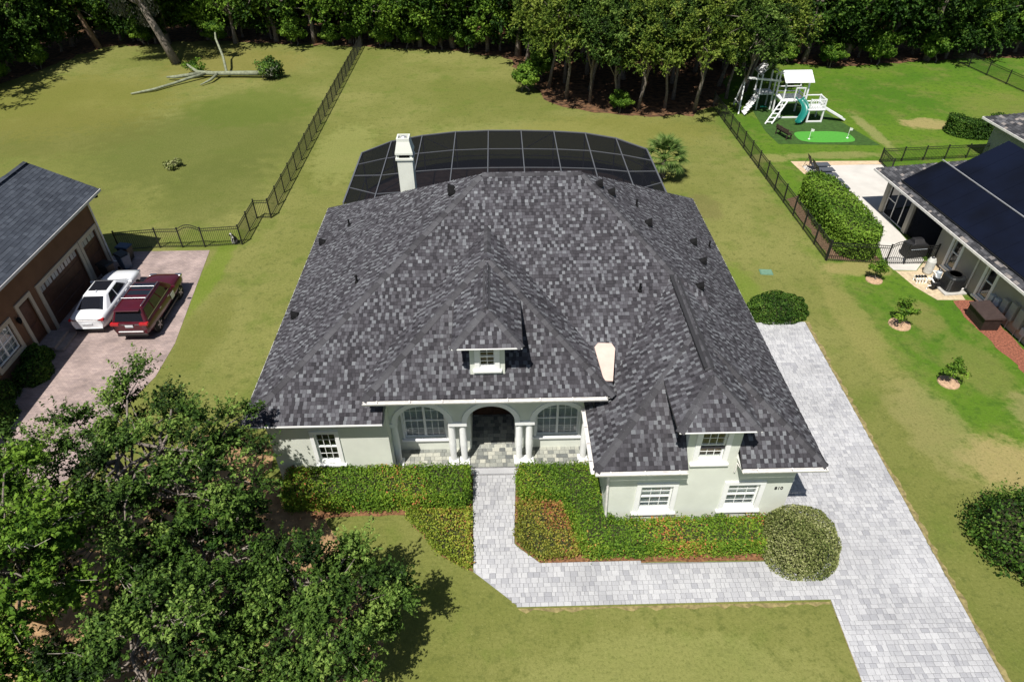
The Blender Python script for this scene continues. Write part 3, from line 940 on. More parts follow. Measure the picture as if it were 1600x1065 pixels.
# ---- windows
def window_y(parent, o, y, cols, rows, units=1, frame=.06, trim=.14, sill=True, back=MAT_BLIND, back_d=.12, sash=True, depth=.09, arched=None, shade=None):
    """window in a wall facing -y; o=(x0,x1,z0,z1)"""
    x0,x1,z0,z1=o
    w = bpy.data.objects.new('window', None); w.empty_display_size=.1; COL.objects.link(w); w.parent=parent
    w.location = wm(parent).inverted() @ FRAME @ Vector(((x0+x1)/2,y,z0))
    w.rotation_euler = (wm(parent).inverted() @ FRAME).to_euler()
    if trim:
        mb=MB(); t=trim
        mb.box((x0-t,y-.05,z0-.002),(x0-.0,y+.01,z1+.002)); mb.box((x1,y-.05,z0-.002),(x1+t,y+.01,z1+.002)); mb.box((x0-t,y-.055,z1+.003),(x1+t,y+.01,z1+t))
        mb.box((x0-t,y-.052,z0-t*.9),(x1+t,y+.01,z0-.003))
        mb.build('window_trim',MAT_WHITE,w)
    if sill:
        MB().box((x0-trim-.07,y-.11,z0-trim-.05),(x1+trim+.07,y+.005,z0-trim+.06)).build('window_sill',MAT_WHITE,w,bevel=.015)
    yf=y+depth; f=frame
    mb=MB()
    mb.box((x0,yf-.03,z0),(x0+f,yf+.05,z1)); mb.box((x1-f,yf-.03,z0),(x1,yf+.05,z1)); mb.box((x0+f,yf-.028,z0),(x1-f,yf+.05,z0+f)); mb.box((x0+f,yf-.028,z1-f),(x1-f,yf+.05,z1))
    uw=(x1-x0)/units
    for i in range(1,units): mb.box((x0+uw*i-f*.8,yf-.032,z0+f),(x0+uw*i+f*.8,yf+.05,z1-f))
    zm=(z0+z1)/2 if not arched else z0+(z1-z0)*.45
    if sash:
        for i in range(units): mb.box((x0+uw*i+f,yf-.026,zm-.025),(x0+uw*(i+1)-f,yf+.05,zm+.025))
    fr=mb.build('window_frame',MAT_WHITE,w)
    mun=MB()
    for i in range(units):
        a,b2=x0+uw*i+f*.8,x0+uw*(i+1)-f*.8
        zr=[(z0+f,zm-.025),(zm+.025,z1-f)] if sash else [(z0+f,z1-f)]
        for (c,d) in zr:
            for j in range(cols):
                for k in range(rows):
                    pa,pb=a+(b2-a)*j/cols,a+(b2-a)*(j+1)/cols
                    pc,pd=c+(d-c)*k/rows,c+(d-c)*(k+1)/rows
                    MB().add([(pa,yf,pc),(pb,yf,pc),(pb,yf,pd),(pa,yf,pd)],[(0,1,2,3)]).build('pane',MAT_PANE,w)
            for j in range(1,cols): mun.box((a+(b2-a)*j/cols-.011,yf-.016,c),(a+(b2-a)*j/cols+.011,yf-.002,d))
            for k in range(1,rows): mun.box((a,yf-.014,c+(d-c)*k/rows-.011),(b2,yf-.003,c+(d-c)*k/rows+.011))
    if mun.f: mun.build('muntin_grid',MAT_WHITE,w)
    # blind or room behind
    yb=yf+back_d
    mb=MB(); zt=z1+.1
    if back is MAT_BLIND:
        k=int((z1-z0)/.05)
        for i in range(k):
            zz=z0+.02+(z1-z0-.04)*i/k
            mb.add([(x0,yb+.008,zz),(x1,yb+.008,zz),(x1,yb-.008,zz+.056),(x0,yb-.008,zz+.056)],[(0,1,2,3)])
        mb.build('blind',back,w)
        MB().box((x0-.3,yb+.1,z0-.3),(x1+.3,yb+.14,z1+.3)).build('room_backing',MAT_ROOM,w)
    else:
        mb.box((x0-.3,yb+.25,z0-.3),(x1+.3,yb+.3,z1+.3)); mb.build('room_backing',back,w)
    if shade:
        MB().box((x0+.02,yb-.02,shade),(x1-.02,yb,z1)).build('roller_shade',MAT_SHADE,w)
    return w
window_y(house,W_LEFT,yL,3,2,1,back=MAT_ROOM)
window_y(house,W_P1,yP,3,2,2,trim=.08,back=MAT_BLIND,arched=1)
window_y(house,W_P2,yP,3,2,2,trim=.08,back=MAT_BLIND,arched=1)
window_y(house,W_G1,yW,3,2,1,trim=.17,shade=1.58)
window_y(house,W_G2,yW,3,2,1,trim=.17,shade=1.58)
window_y(house,W_D2,yW-.004,3,2,1,trim=.17,back=MAT_ROOM)
window_y(house,W_D1,17.92,2,2,1,trim=.17,frame=.04,back=MAT_ROOM,depth=.06)
for o in (W_D2,W_D1):
    MB().box((o[0],(yW if o is W_D2 else 17.92)+.30,o[2]),(o[1],(yW if o is W_D2 else 17.92)+.34,o[2]+(o[3]-o[2])*.38)).build('interior_blind',M('wood_blind',(.42,.30,.24),.7,.1,8),house)

# entry door
MAT_DOOR = M('dark_wood_door',(.07,.035,.02),.4,.3,4)
d = MB(); d.box((-1.36,20.9,.14),(.42,20.95,2.6)); door = d.build('front_door',MAT_DOOR,house)
for x in (-1.28,-.42):
    for z0_,z1_ in ((.3,1.0),(1.15,2.4)):
        MB().box((x,20.86,z0_),(x+.72,20.898,z1_)).build('door_panel',MAT_DOOR,door,bevel=.02)
MB().lathe([(.03,0),(.035,.03),(.02,.06)],(-.5,20.84,1.15),8).build('door_knob',M('brass',(.6,.45,.2),.3,.1,metal=1),door)
MB().box((-1.36,20.9,2.6),(.42,20.95,3.3)).build('transom_panel',MAT_WHITE,house)
# house number
def text_mesh(s, size, mat, name, parent, loc, rot, depth=.01):
    cu = bpy.data.curves.new(name,'FONT'); cu.body=s; cu.size=size; cu.extrude=depth
    t = bpy.data.objects.new('tmp',cu); COL.objects.link(t)
    dg = bpy.context.evaluated_depsgraph_get()
    me = bpy.data.meshes.new_from_object(t.evaluated_get(dg))
    bpy.data.objects.remove(t); bpy.data.curves.remove(cu)
    me.materials.clear(); me.materials.append(mat)
    o = link_mesh(name, me, parent, wm(parent).inverted() @ Vector(loc), rot)
    return o
text_mesh('810',.21,M('number_black',(.03,.03,.03),.5),'house_number',house,(9.56,yW-.012,1.86),(math.pi/2,0,0))
# wall lamp on the garage corner
lamp = MB(); lamp.lathe([(.05,0),(.10,.05),(.12,.25),(.06,.32)],(10.27,15.5,1.75),10); lamp.build('wall_lamp',MAT_WHITE,house)
# vent pipes and roof vents
MAT_VENT = M('black_vent',(.012,.012,.013),.9,.2,spec=.1)
def roof_vent(x,y,zf,big,dirv):
    z=zf(x,y)
    t=MB()
    if big:
        t.cbox((x,y,z+.03),(.36,.36,.05))
        o=t.build('roof_vent',MAT_VENT,roof)
        m2=MB()
        V=[]
        for k in range(9):
            a=math.pi*k/8
            for j in (0,1):
                V.append((x+dirv[0]*(.16 if j else -.12)+dirv[1]*.15*math.cos(a), y+dirv[1]*(.16 if j else -.12)-dirv[0]*.15*math.cos(a), z+.05+(.24 if j else .12)*math.sin(a)))
        m2.add(V,[(2*i,2*i+1,2*i+3,2*i+2) for i in range(8)]+[tuple(2*i for i in range(9)),tuple(2*i+1 for i in range(8,-1,-1))])
        m2.build('vent_hood',MAT_VENT,o)
    else:
        t.lathe([(.10,-.05),(.09,.04),(.045,.06),(.045,.34),(.05,.34)],(x,y,z),10)
        t.build('vent_pipe',MAT_VENT,roof)
for x,y,b_ in ((-8.78,29.1,1),(-7.39,29.3,0),(-5.87,22.9,0),(-8.73,23.0,1)): roof_vent(x,y,zM2,b_,(-1,0))
for x,y,b_ in ((4.15,26.0,1),(4.7,26.0,1),(5.99,26.6,0),(6.3,25.4,1),(8.88,26.9,1),(8.94,25.3,1),(10.05,27.9,0),(7.96,22.3,1)): roof_vent(x,y,zM3,b_,(1,0))
for x,y,b_ in ((-2.05,26.4,1),(-2.0,25.95,1)): roof_vent(x,y,zM2,b_,(-1,0))
roof_vent(5.35,21.4,zM1,0,(0,-1))
# chimney: behind the left hip, rising from the rear slope
ch = MB(); cx0,cx1,cy0,cy1 = -4.72,-4.02,29.5,30.2
ch.box((cx0,cy0,3.5),(cx1,cy1,8.15)); chim = ch.build('chimney',MAT_WALL,house)
m2=MB(); m2.box((cx0-.06,cy0-.06,8.15),(cx1+.06,cy1+.06,8.24))
for xx in (cx0,cx1-.1):
    for yy in (cy0,cy1-.1): m2.box((xx,yy,8.24),(xx+.1,yy+.1,8.42))
m2.box((cx0-.06,cy0-.06,8.42),(cx1+.06,cy1+.06,8.50))
V=[(cx0-.06,cy0-.06,8.50),(cx1+.06,cy0-.06,8.50),(cx1+.06,cy1+.06,8.50),(cx0-.06,cy1+.06,8.50),(cx0+.06,cy0+.06,9.0),(cx1-.06,cy0+.06,9.0),(cx1-.06,cy1-.06,9.0),(cx0+.06,cy1-.06,9.0)]
m2.add(V,[(0,1,5,4),(1,2,6,5),(2,3,7,6),(3,0,4,7),(4,5,6,7)])
m2.box((cx0+.06,cy0+.06,9.0),(cx1-.06,cy0+.13,9.15)); m2.box((cx0+.06,cy1-.13,9.0),(cx1-.06,cy1-.06,9.15)); m2.box((cx0+.06,cy0+.13,9.0),(cx0+.13,cy1-.13,9.15)); m2.box((cx1-.13,cy0+.13,9.0),(cx1-.06,cy1-.13,9.15))
m2.build('chimney_cap',MAT_WALL,chim)
MB().box((cx0+.1,cy0+.1,8.24),(cx1-.1,cy1-.1,8.43)).build('flue',MAT_VENT,chim)
MB().lathe([(.2,0),(.24,.05),(.1,.16)],((cx0+cx1)/2,(cy0+cy1)/2,9.0),10).build('flue_cover',M('galvanised',(.6,.6,.6),.4,.1,metal=.6),chim)

# porch floor and steps
MAT_PORCH = tone_mat('porch_paver',[(0,(.13,.14,.14)),(.5,(.30,.31,.28)),(1,(.46,.46,.40))],.8,use_random=True,grain=.15,gscale=20)
pf = MB(); pf.box((-4.38,17.95,0),(3.6,21.2,.112)); 
porch = pf.build('porch_floor',MAT_JOINT,house)
st = MB(); st.box((-1.45,17.66,0),(.5,17.95,.06)); st.build('step',MAT_PAVER,porch)
r2 = random.Random(9)
shared={}
for j in range(16):
    y=17.95+.203*j
    x=-4.38-r2.random()*.2
    while x<3.6:
        w=r2.choice((.17,.24,.30)); x0_,x1_=max(x,-4.38),min(x+w,3.6); x+=w
        if x1_-x0_<.06 or (y>19.0 and not (-1.36<(x0_+x1_)/2<.42)): continue
        key=round(x1_-x0_,2)
        if key not in shared:
            m3=MB(); m3.box((-key/2+.006,-.095,0),(key/2-.006,.095,.035)); shared[key]=m3.mesh('porch_paver',MAT_PORCH)
        o=bpy.data.objects.new('porch_paver',shared[key]); COL.objects.link(o); o.parent=porch
        o.location=wm(porch).inverted()@Vector(((x0_+x1_)/2,y+.101,.1125))

# ------------------------------------------------------------------ pool screen enclosure
MAT_BRONZE = M('cage_aluminium',(.20,.21,.23),.45,.05,2,metal=.5)
MAT_SCREEN = screen_mat('insect_screen',(.010,.011,.015),.2)
ring=[(-9.2,36.0),(-9.2,43.2),(-7.43,45.1),(-5.38,46.05),(-3.06,46.66),(-.74,46.81),(1.59,46.72),(3.91,46.51),(6.1,46.07),(8.13,45.06),(9.93,43.11),(9.95,36.6)]
cage=thing('pool_enclosure','dark screened pool cage with curved aluminium frame behind the shingled house','enclosure',(0.3,40,0))
zc=2.72
yh=lambda x:34.2
def cagebar(n,p,q,w=.07,h=.11): MB().bar(p,q,w,h).build(n,MAT_BRONZE,cage)
for i in range(len(ring)-1):
    p,q=ring[i],ring[i+1]
    cagebar('eave_beam',(p[0],p[1],zc),(q[0],q[1],zc),.09,.12)
    cagebar('chair_rail',(p[0],p[1],.9),(q[0],q[1],.9),.05,.05)
    cagebar('sole_plate',(p[0],p[1],.04),(q[0],q[1],.04),.05,.05)
    MB().add([(p[0],p[1],.06),(q[0],q[1],.06),(q[0],q[1],zc-.06),(p[0],p[1],zc-.06)],[(0,1,2,3)]).build('screen_panel',MAT_SCREEN,cage)
for p in ring: cagebar('post',(p[0],p[1],0),(p[0],p[1],zc-.061),.08,.08)
xs=[p[0] for p in ring]
inner=ring[1:-1]
rows=[0,.26,.5,.74,1.0]
def prow(i,t):
    x,y=inner[i]; return (x, y+(34.3-y)*t if i not in (0,len(inner)-1) else y+(36.2-y)*t)
for i in range(1,len(inner)-1):
    a,b2=prow(i,0),prow(i,1); cagebar('roof_beam',(a[0],a[1],zc+.02),(b2[0],b2[1],zc+.02),.06,.13)
for t in rows[1:-1]:
    for i in range(len(inner)-1):
        a,b2=prow(i,t),prow(i+1,t); cagebar('purlin',(a[0]+.04,a[1],zc+.01),(b2[0]-.04,b2[1],zc+.01),.045,.06)
for i in range(len(inner)-1):
    for k in range(len(rows)-1):
        A=[prow(i,rows[k]),prow(i+1,rows[k]),prow(i+1,rows[k+1]),prow(i,rows[k+1])]
        MB().add([(x,y,zc) for x,y in A],[(0,1,2,3)]).build('screen_panel',MAT_SCREEN,cage)
for i,k in ((2,0),(5,0),(1,2),(7,2),(3,3),(6,2),(8,1)):
    a,b2=prow(i,rows[k]),prow(i+1,rows[k+1]); 
    if i%2: a,b2=prow(i+1,rows[k]),prow(i,rows[k+1])
    cagebar('diagonal_brace',(a[0],a[1],zc-.05),(b2[0],b2[1],zc-.05),.04,.04)
mb=MB(); mb.prism(ring+[(9.9,33.2),(-8.9,33.2)],0,.02); mb.build('pool_deck',M('pool_deck_pavers',(.20,.14,.115),.9,.3,2.5),kind='structure')
mb=MB(); g=[(1.2+3.6*math.cos(2*math.pi*k/28)*(1+.1*math.sin(4*math.pi*k/28)),40.6+2.2*math.sin(2*math.pi*k/28)) for k in range(28)]
mb.prism(g,.0,.03); mb.build('pool_water',glass_mat('dark_pool_water',(.03,.07,.08),.06),kind='structure')

# ------------------------------------------------------------------ fences
MAT_FENCE=M('black_fence_paint',(.018,.019,.019),.4,.1,3)
def fence(name,label,pts,h=1.28,span=1.85,sp=.11,single=False,loc=None,gates=()):
    t=thing(name,label,'fence',(pts[0][0],pts[0][1],0))
    for s in range(len(pts)-1):
        a,b2=Vector(pts[s]),Vector(pts[s+1]); L=(b2-a).length; d=(b2-a).normalized()
        k=max(1,round(L/span))
        for i in range(k+1):
            if i==k and s<len(pts)-2: continue
            p=a+d*(L*i/k); w=.034
            m=MB(); m.box((p.x-w,p.y-w,0),(p.x+w,p.y+w,h+.06)); m.box((p.x-w-.008,p.y-w-.008,h+.06),(p.x+w+.008,p.y+w+.008,h+.085)); m.build('post',MAT_FENCE,t)
        for i in range(k):
            p,q=a+d*(L*i/k),a+d*(L*(i+1)/k)
            arch_=(s,i) in gates
            for z in (.10,h-.18,h-.02):
                if arch_ and z>.5:
                    n=6; P=[p.lerp(q,j/n) for j in range(n+1)]
                    m=MB()
                    for j in range(n): m.bar((P[j].x,P[j].y,z+.28*math.sin(math.pi*j/n)),(P[j+1].x,P[j+1].y,z+.28*math.sin(math.pi*(j+1)/n)),.03,.035)
                    m.build('rail',MAT_FENCE,t)
                else: MB().bar((p.x,p.y,z),(q.x,q.y,z),.03,.035).build('rail',MAT_FENCE,t)
            nb=int((q-p).length/sp); m=MB()
            for j in range(1,nb):
                u=p.lerp(q,j/nb); zt=h+(.28*math.sin(math.pi*j/nb) if arch_ else 0)-.005
                mm=MB() if single else m
                mm.box((u.x-.008,u.y-.008,.05),(u.x+.008,u.y+.008,zt))
                if single: mm.build('picket',MAT_FENCE,t)
            if not single and m.f: m.build('pickets',MAT_FENCE,t,kind='stuff')
    return t
fence('fence','long black metal picket fence dividing the two back lawns, running to the wood',[(-14.92,39.5),(-14.95,79.3)])
fence('fence','black picket fence with a zigzag corner and arched double gate by the brown garage',[(-14.92,39.45),(-15.82,39.45),(-15.82,36.12),(-18.0,35.9),(-20.72,35.9),(-23.0,35.6)],single=True,gates=((3,0),),span=1.8)
fence('fence','long black metal picket fence beside the play set lawn and long hedge',[(18.96,33.15),(18.86,58.5)])
fence('fence','short black picket fence with a small arched gate beside the clipped hedge',[(19.0,33.1),(22.25,32.65),(23.3,32.6),(24.95,32.6)],h=1.22,single=True,gates=((1,0),),span=3.4)
fence('fence','low black fence between the paved patio and the mown lawn',[(28.1,44.6),(28.2,46.5),(40,47.4)],h=1.05,span=1.6)
fence('fence','black picket fence crossing the far lawn towards the dark wood',[(46.9,71.2),(47.5,66),(48.5,58),(50,52)],h=1.25,span=2.4)

# ------------------------------------------------------------------ vegetation
MAT_BARK=M('grey_bark',(.20,.17,.145),.95,.3,6,bump=.6,bscale=20)
MAT_BARKP=M('pine_bark',(.26,.17,.12),.95,.3,5,bump=.6,bscale=20)
MAT_TWIG=M('pale_twig',(.30,.27,.23),.9,.2,6)
def leafmat(name,stops,tr=.17,rough=.6,spec=.14): return tone_mat(name,stops,rough,translucent=tr,spec=spec)
LF_OAK=leafmat('leaves_oak',[(0,(.012,.028,.006)),(.35,(.038,.082,.013)),(.7,(.10,.18,.03)),(1,(.22,.32,.07))])
LF_DARK=leafmat('leaves_dark',[(0,(.010,.030,.006)),(.4,(.030,.078,.011)),(.8,(.085,.17,.022)),(1,(.15,.24,.04))])
LF_BRIGHT=leafmat('leaves_bright',[(0,(.022,.06,.008)),(.4,(.07,.15,.014)),(1,(.19,.31,.035))])
LF_YEL=leafmat('leaves_yellowgreen',[(0,(.025,.055,.008)),(.35,(.09,.15,.018)),(.75,(.2,.265,.04)),(1,(.27,.33,.06))])
LF_HEDGE=leafmat('leaves_hedge',[(0, (0.0462, 0.105, 0.014)), (0.5, (0.1309, 0.238, 0.0224)), (0.88, (0.231, 0.322, 0.035)), (0.95, (0.4004, 0.28, 0.056)), (1, (0.462, 0.168, 0.07))],tr=.2)
LF_COVER=leafmat('leaves_cover',[(0, (0.075, 0.09, 0.021)), (0.4, (0.195, 0.225, 0.033)), (0.75, (0.33, 0.3, 0.0525)), (0.92, (0.39, 0.21, 0.075)), (1, (0.33, 0.105, 0.06))],tr=.2)
LF_COVERG=leafmat('leaves_cover_green',[(0, (0.09, 0.135, 0.021)), (0.4, (0.21, 0.285, 0.033)), (0.8, (0.345, 0.375, 0.0525)), (0.95, (0.405, 0.255, 0.075)), (1, (0.33, 0.135, 0.06))],tr=.2)
LF_VARIEG=leafmat('leaves_variegated',[(0,(.06,.09,.02)),(.45,(.17,.20,.06)),(.8,(.30,.32,.13)),(1,(.42,.43,.22))],tr=.15)
LF_PALM=leafmat('leaves_palm',[(0,(.05,.10,.02)),(.6,(.11,.18,.04)),(1,(.2,.24,.08))],tr=.15)
LF_MOSS=leafmat('spanish_moss',[(0,(.14,.14,.11)),(1,(.28,.28,.23))],tr=.2,rough=.9)

def crown_mesh(name,rx,rz,K,per,size,rng,mat,clump=.28,base=.0,open_=.5,extra=None,up=.35,flat=.75):
    """leaf clumps spread through an uneven crown; origin at the crown centre"""
    dirs=sphere_pts(K*3,rng); dirs=dirs[(dirs[:,2]>-.55)][:K]
    K=len(dirs)
    rad=open_+(1-open_)*rng.random(K)**.6
    lump=1+.22*np.sin(3*dirs[:,0]*2+rng.random()*6)*np.cos(4*dirs[:,1]+rng.random()*6)
    C=dirs*(rad*lump)[:,None]*np.array([rx,rx,rz])
    cr=(clump*rx*(.6+.8*rng.random(K)))
    pts=[];bias=[];tn=[]
    for i in range(K):
        n=int(per*(.6+.8*rng.random()))
        d=sphere_pts(n,rng); r=rng.random(n)**.45*cr[i]
        p=C[i]+d*r[:,None]*np.array([1,1,flat])
        pts.append(p); b=unit(d*.6+dirs[i]*.5+np.array([0,0,up])); bias.append(b)
        base_t=.5+.28*rng.normal()
        tn.append(np.clip(base_t+.16*rng.normal(size=n),0,1))
    P=np.concatenate(pts);B=np.concatenate(bias);T=np.concatenate(tn)
    V,Q=leaf_quads(P,B,size,rng)
    return np_mesh(name,V,Q,T,mat),C

def spray_mesh(name,rx,rz,K,twigs,per,size,rng,mat,clump=.2,open_=.4):
    """crown of leafy sprays: leaves set along short twigs that fan out of each clump"""
    dirs=sphere_pts(K*3,rng); dirs=dirs[(dirs[:,2]>-.45)][:K]; K=len(dirs)
    rad=open_+(1-open_)*rng.random(K)**.55
    lump=1+.3*np.sin(3*dirs[:,0]*2+rng.random()*6)*np.cos(4*dirs[:,1]+rng.random()*6)
    C=dirs*(rad*lump)[:,None]*np.array([rx,rx,rz])
    P=[];B=[];T=[]
    for i in range(K):
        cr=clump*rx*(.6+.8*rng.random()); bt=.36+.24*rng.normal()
        td=unit(sphere_pts(twigs,rng)*.9+dirs[i]*.55+np.array([0,0,.35]))
        for d in td:
            L=cr*(.55+.6*rng.random()); n=int(per*(.7+.6*rng.random()))
            s_=.15+.85*rng.random(n)**.8
            p=C[i]+d*(s_*L)[:,None]+rng.normal(size=(n,3))*.035*(1.6-s_)[:,None]
            P.append(p); B.append(unit(np.tile(d*.35+np.array([0,0,.8]),(n,1))+.5*rng.normal(size=(n,3))))
            T.append(np.clip(bt+.14*rng.normal(size=n)+.55*(s_-.55),0,1))  # dark inside, bright at tips: crown shade and sunlit sprays put into leaf tone
    P=np.concatenate(P);B=np.concatenate(B);T=np.concatenate(T)
    V,Q=leaf_quads(P,B,size,rng,.5,.6)
    return np_mesh(name,V,Q,T,mat),C

def trunk_mb(mb,base,top,r0,r1,rng,bend=.3,n=5):
    base,top=Vector(base),Vector(top)
    pts=[];rad=[]
    for i in range(n+1):
        t=i/n; p=base.lerp(top,t)
        p+=Vector((rng.normal()*bend*math.sin(math.pi*t),rng.normal()*bend*math.sin(math.pi*t),0))
        pts.append(p); rad.append(r0*(1-t)+r1*t+ (r0*.35 if i==0 else 0))
    mb.tube(pts,rad,8); return pts

def limb(mb,p,q,r0,r1,rng,n=4,sag=.12,seg=6):
    p,q=Vector(p),Vector(q); L=(q-p).length
    pts=[p.lerp(q,i/n)+Vector((rng.normal(),rng.normal(),rng.normal()))*L*.05*math.sin(math.pi*i/n)+Vector((0,0,L*sag*math.sin(math.pi*i/n))) for i in range(n+1)]
    mb.tube(pts,[r0+(r1-r0)*i/n for i in range(n+1)],seg,cap=False)
    return pts

def make_tree(name,label,H,rx,rz,cz,K,per,size,rng,mat,trunk=.2,stems=1,clump=.28,open_=.5,group=None,nl=14,bark=None,twigs=0,lean=(0,0),spray=0):
    t=thing(name,label,'tree',(0,0,0),0,group)
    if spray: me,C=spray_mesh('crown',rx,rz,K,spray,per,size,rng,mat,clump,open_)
    else: me,C=crown_mesh('crown',rx,rz,K,per,size,rng,mat,clump,open_=open_)
    link_mesh('crown',me,t,(lean[0],lean[1],cz))
    mb=MB()
    for s in range(stems):
        a=2*math.pi*s/max(1,stems)+rng.random()
        off=(0,0) if stems==1 else (.35*math.cos(a),.35*math.sin(a))
        top=(lean[0]+off[0]*rx*.5,lean[1]+off[1]*rx*.5,cz+rz*.35)
        pts=trunk_mb(mb,(off[0],off[1],-.1),top,trunk,trunk*.45,rng,bend=.18)
        order=rng.permutation(len(C))[:nl]
        for j in order:
            q=Vector(C[j])+Vector((lean[0],lean[1],cz)); p=pts[2+int(rng.integers(0,4))]
            limb(mb,p,q,trunk*.38,trunk*.09,rng)
    mb.build('trunk',bark or MAT_BARK,t,smooth=True,local=True)
    if twigs:
        mb=MB()
        for _ in range(twigs):
            j=int(rng.integers(0,len(C))); q=Vector(C[j])*1.08+Vector((lean[0],lean[1],cz)); p=Vector(C[j])*.7+Vector((lean[0],lean[1],cz))
            for k in range(3):
                qq=q+Vector(rng.normal(size=3)*.25*rx*.3)
                limb(mb,p,qq,.02,.006,rng,n=3,seg=4)
        mb.build('bare_twigs',MAT_TWIG,t,local=True,kind='stuff')
    return t

g=np.random.default_rng
# foreground oaks in the sandy bed
def place(t,x,y,rz=0,s=1,z=0):
    t.location=(x,y,z); t.rotation_euler=(0,0,rz); t.scale=(s,s,s); return t
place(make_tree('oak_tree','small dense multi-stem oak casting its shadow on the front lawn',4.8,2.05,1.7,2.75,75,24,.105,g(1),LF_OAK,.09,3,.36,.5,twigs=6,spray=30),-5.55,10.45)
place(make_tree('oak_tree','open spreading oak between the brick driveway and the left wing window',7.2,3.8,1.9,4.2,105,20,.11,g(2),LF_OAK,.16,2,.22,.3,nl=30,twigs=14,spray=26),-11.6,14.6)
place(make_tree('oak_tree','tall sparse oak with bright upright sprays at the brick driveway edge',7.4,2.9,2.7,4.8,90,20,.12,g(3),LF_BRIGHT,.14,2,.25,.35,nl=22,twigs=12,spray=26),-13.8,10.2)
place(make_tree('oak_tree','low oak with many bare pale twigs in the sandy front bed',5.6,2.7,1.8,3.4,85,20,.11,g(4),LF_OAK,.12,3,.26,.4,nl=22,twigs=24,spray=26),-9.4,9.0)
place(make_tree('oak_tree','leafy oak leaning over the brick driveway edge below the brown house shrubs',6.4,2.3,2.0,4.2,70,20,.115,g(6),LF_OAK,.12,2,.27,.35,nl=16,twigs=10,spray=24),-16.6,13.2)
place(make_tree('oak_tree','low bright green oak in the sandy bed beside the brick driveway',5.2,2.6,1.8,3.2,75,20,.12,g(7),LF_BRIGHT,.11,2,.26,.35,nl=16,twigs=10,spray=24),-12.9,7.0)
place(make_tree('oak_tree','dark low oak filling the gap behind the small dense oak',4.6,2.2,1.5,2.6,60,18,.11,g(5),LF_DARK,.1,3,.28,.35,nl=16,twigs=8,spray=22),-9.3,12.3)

# wood behind: prototypes
def proto(i,label,H,rx,rz,cz,mat,K,per,size,trunk,clump,open_,grp,**k):
    return make_tree('oak_tree',label,H,rx,rz,cz,K,per,size,g(40+i),mat,trunk,1,clump,open_,grp,**k)
G1_='trees of the wood behind the lots'
L_={0:'broad dark green oak in the dense wood beyond the lawns',1:'bright green leafy tree at the edge of the dense wood',2:'tall rounded dark evergreen in the dense wood'}
P0=proto(0,L_[0],12,4.6,4.2,5.6,LF_DARK,105,15,.24,.26,.27,.45,G1_,spray=13)
P1=proto(1,L_[1],9,3.4,3.8,4.3,LF_BRIGHT,95,15,.22,.2,.28,.45,G1_,spray=13)
P2=proto(2,L_[2],13,3.6,5.2,5.9,LF_DARK,105,15,.24,.24,.28,.45,G1_,spray=13)
P3=proto(3,'grey trunked oak with airy olive green crown in the grove',9.5,3.3,3.9,6.2,LF_YEL,120,16,.17,.16,.24,.4,'oaks of the grove standing in leaf litter',nl=20,lean=(0,-1.0),spray=16)
P4=proto(4,'slender oak with fresh green crown in the grove',10,3.0,4.0,6.3,LF_OAK,120,16,.17,.14,.25,.4,'oaks of the grove standing in leaf litter',nl=18,lean=(0,-.9),spray=16)
used=set()
def put(P,x,y,s=1,rz=None,z=0):
    t=P if id(P) not in used else copy_tree(P); used.add(id(P))
    return place(t,x,y,random.uniform(0,6.28) if rz is None else rz,s,z)
# grove oaks
GROVE=[]
for P,x,y,s in ((P3,17.0,57.6,1.0),(P4,14.6,58.4,.95),(P3,12.2,58.2,.85),(P4,10.3,58.6,.9),(P4,8.2,60.0,.95),(P3,6.2,61.2,1.0),(P3,4.8,64.2,1.0),(P4,15.8,60.6,1.05),(P3,13.2,61.6,1.1),(P4,11.0,62.0,1.05),(P3,8.6,63.4,1.1),(P4,6.4,65.6,1.05),(P3,18.4,61.8,1.05),(P4,20.6,60.6,.9),(P3,20.8,64.0,1.1),(P3,22.8,62.4,.95),(P4,24.3,65.5,1.0),(P4,16.6,65.0,1.15),(P3,12.2,66.4,1.2),(P4,8.8,68.0,1.2),(P3,19.6,68.4,1.15),(P4,4.6,69.0,1.1),(P4,20.9,58.0,.85),(P3,3.0,72,1.2),(P4,22.6,69,1.2)): 
    o_=put(P,x,y,s,random.uniform(-.7,.7) if y<62 else None)
    GROVE.append((o_,x,y))
for o_,x,y in GROVE:
    lb={(17.0,57.6):'grey trunked grove oak at the lawn corner beside the play set fence',(20.9,58.0):'leafy oak overhanging the swing end of the white play set',(4.8,64.2):'grove oak rising behind the round sapling at the lawn edge',(22.8,62.4):'oak standing right behind the swing frame of the white play set'}.get((x,y))
    if lb: o_['label']=lb
# wood edge, then rows behind
rr=random.Random(31)
edge=[(-49,64,0),(-50.5,70,0),(-48.5,75.5,2),(-47.5,82,1),(-40.5,84,0),(-37,82.5,2),(-33,84,1),(-29.5,82.5,1),(-25,83,0),(-20.5,82,1),(-16.5,82,1),(-12,80.8,1),(-8.5,80,1),(-4.8,79.5,0),(-1,78,1),(2.2,76,2),(27.5,73.5,2),(31.5,72.8,0),(36,73.5,0),(40.5,74,2),(44.2,72.8,2),(49,76,1),(54,76.5,1),(59,77,0),(-55,62,2)]
for x,y,k in edge: put((P0,P1,P2)[k],x,y-1.6,rr.uniform(1.0,1.25))
P5=proto(5,'low dense dark understorey tree filling the wood edge',5,2.9,2.3,2.3,LF_DARK,90,15,.22,.14,.30,.4,G1_,spray=12)
x=-58
while x<64:
    ye=66+ (x+58)*1.5 if x<-46 else (82.5 if x<-15 else (80.5-(x+15)*.28 if x<3 else (75 if x<27 else 72.3)))
    put(P5,x+rr.uniform(-.7,.7),ye+rr.uniform(-.2,1.6),rr.uniform(.8,1.25)); x+=2.9
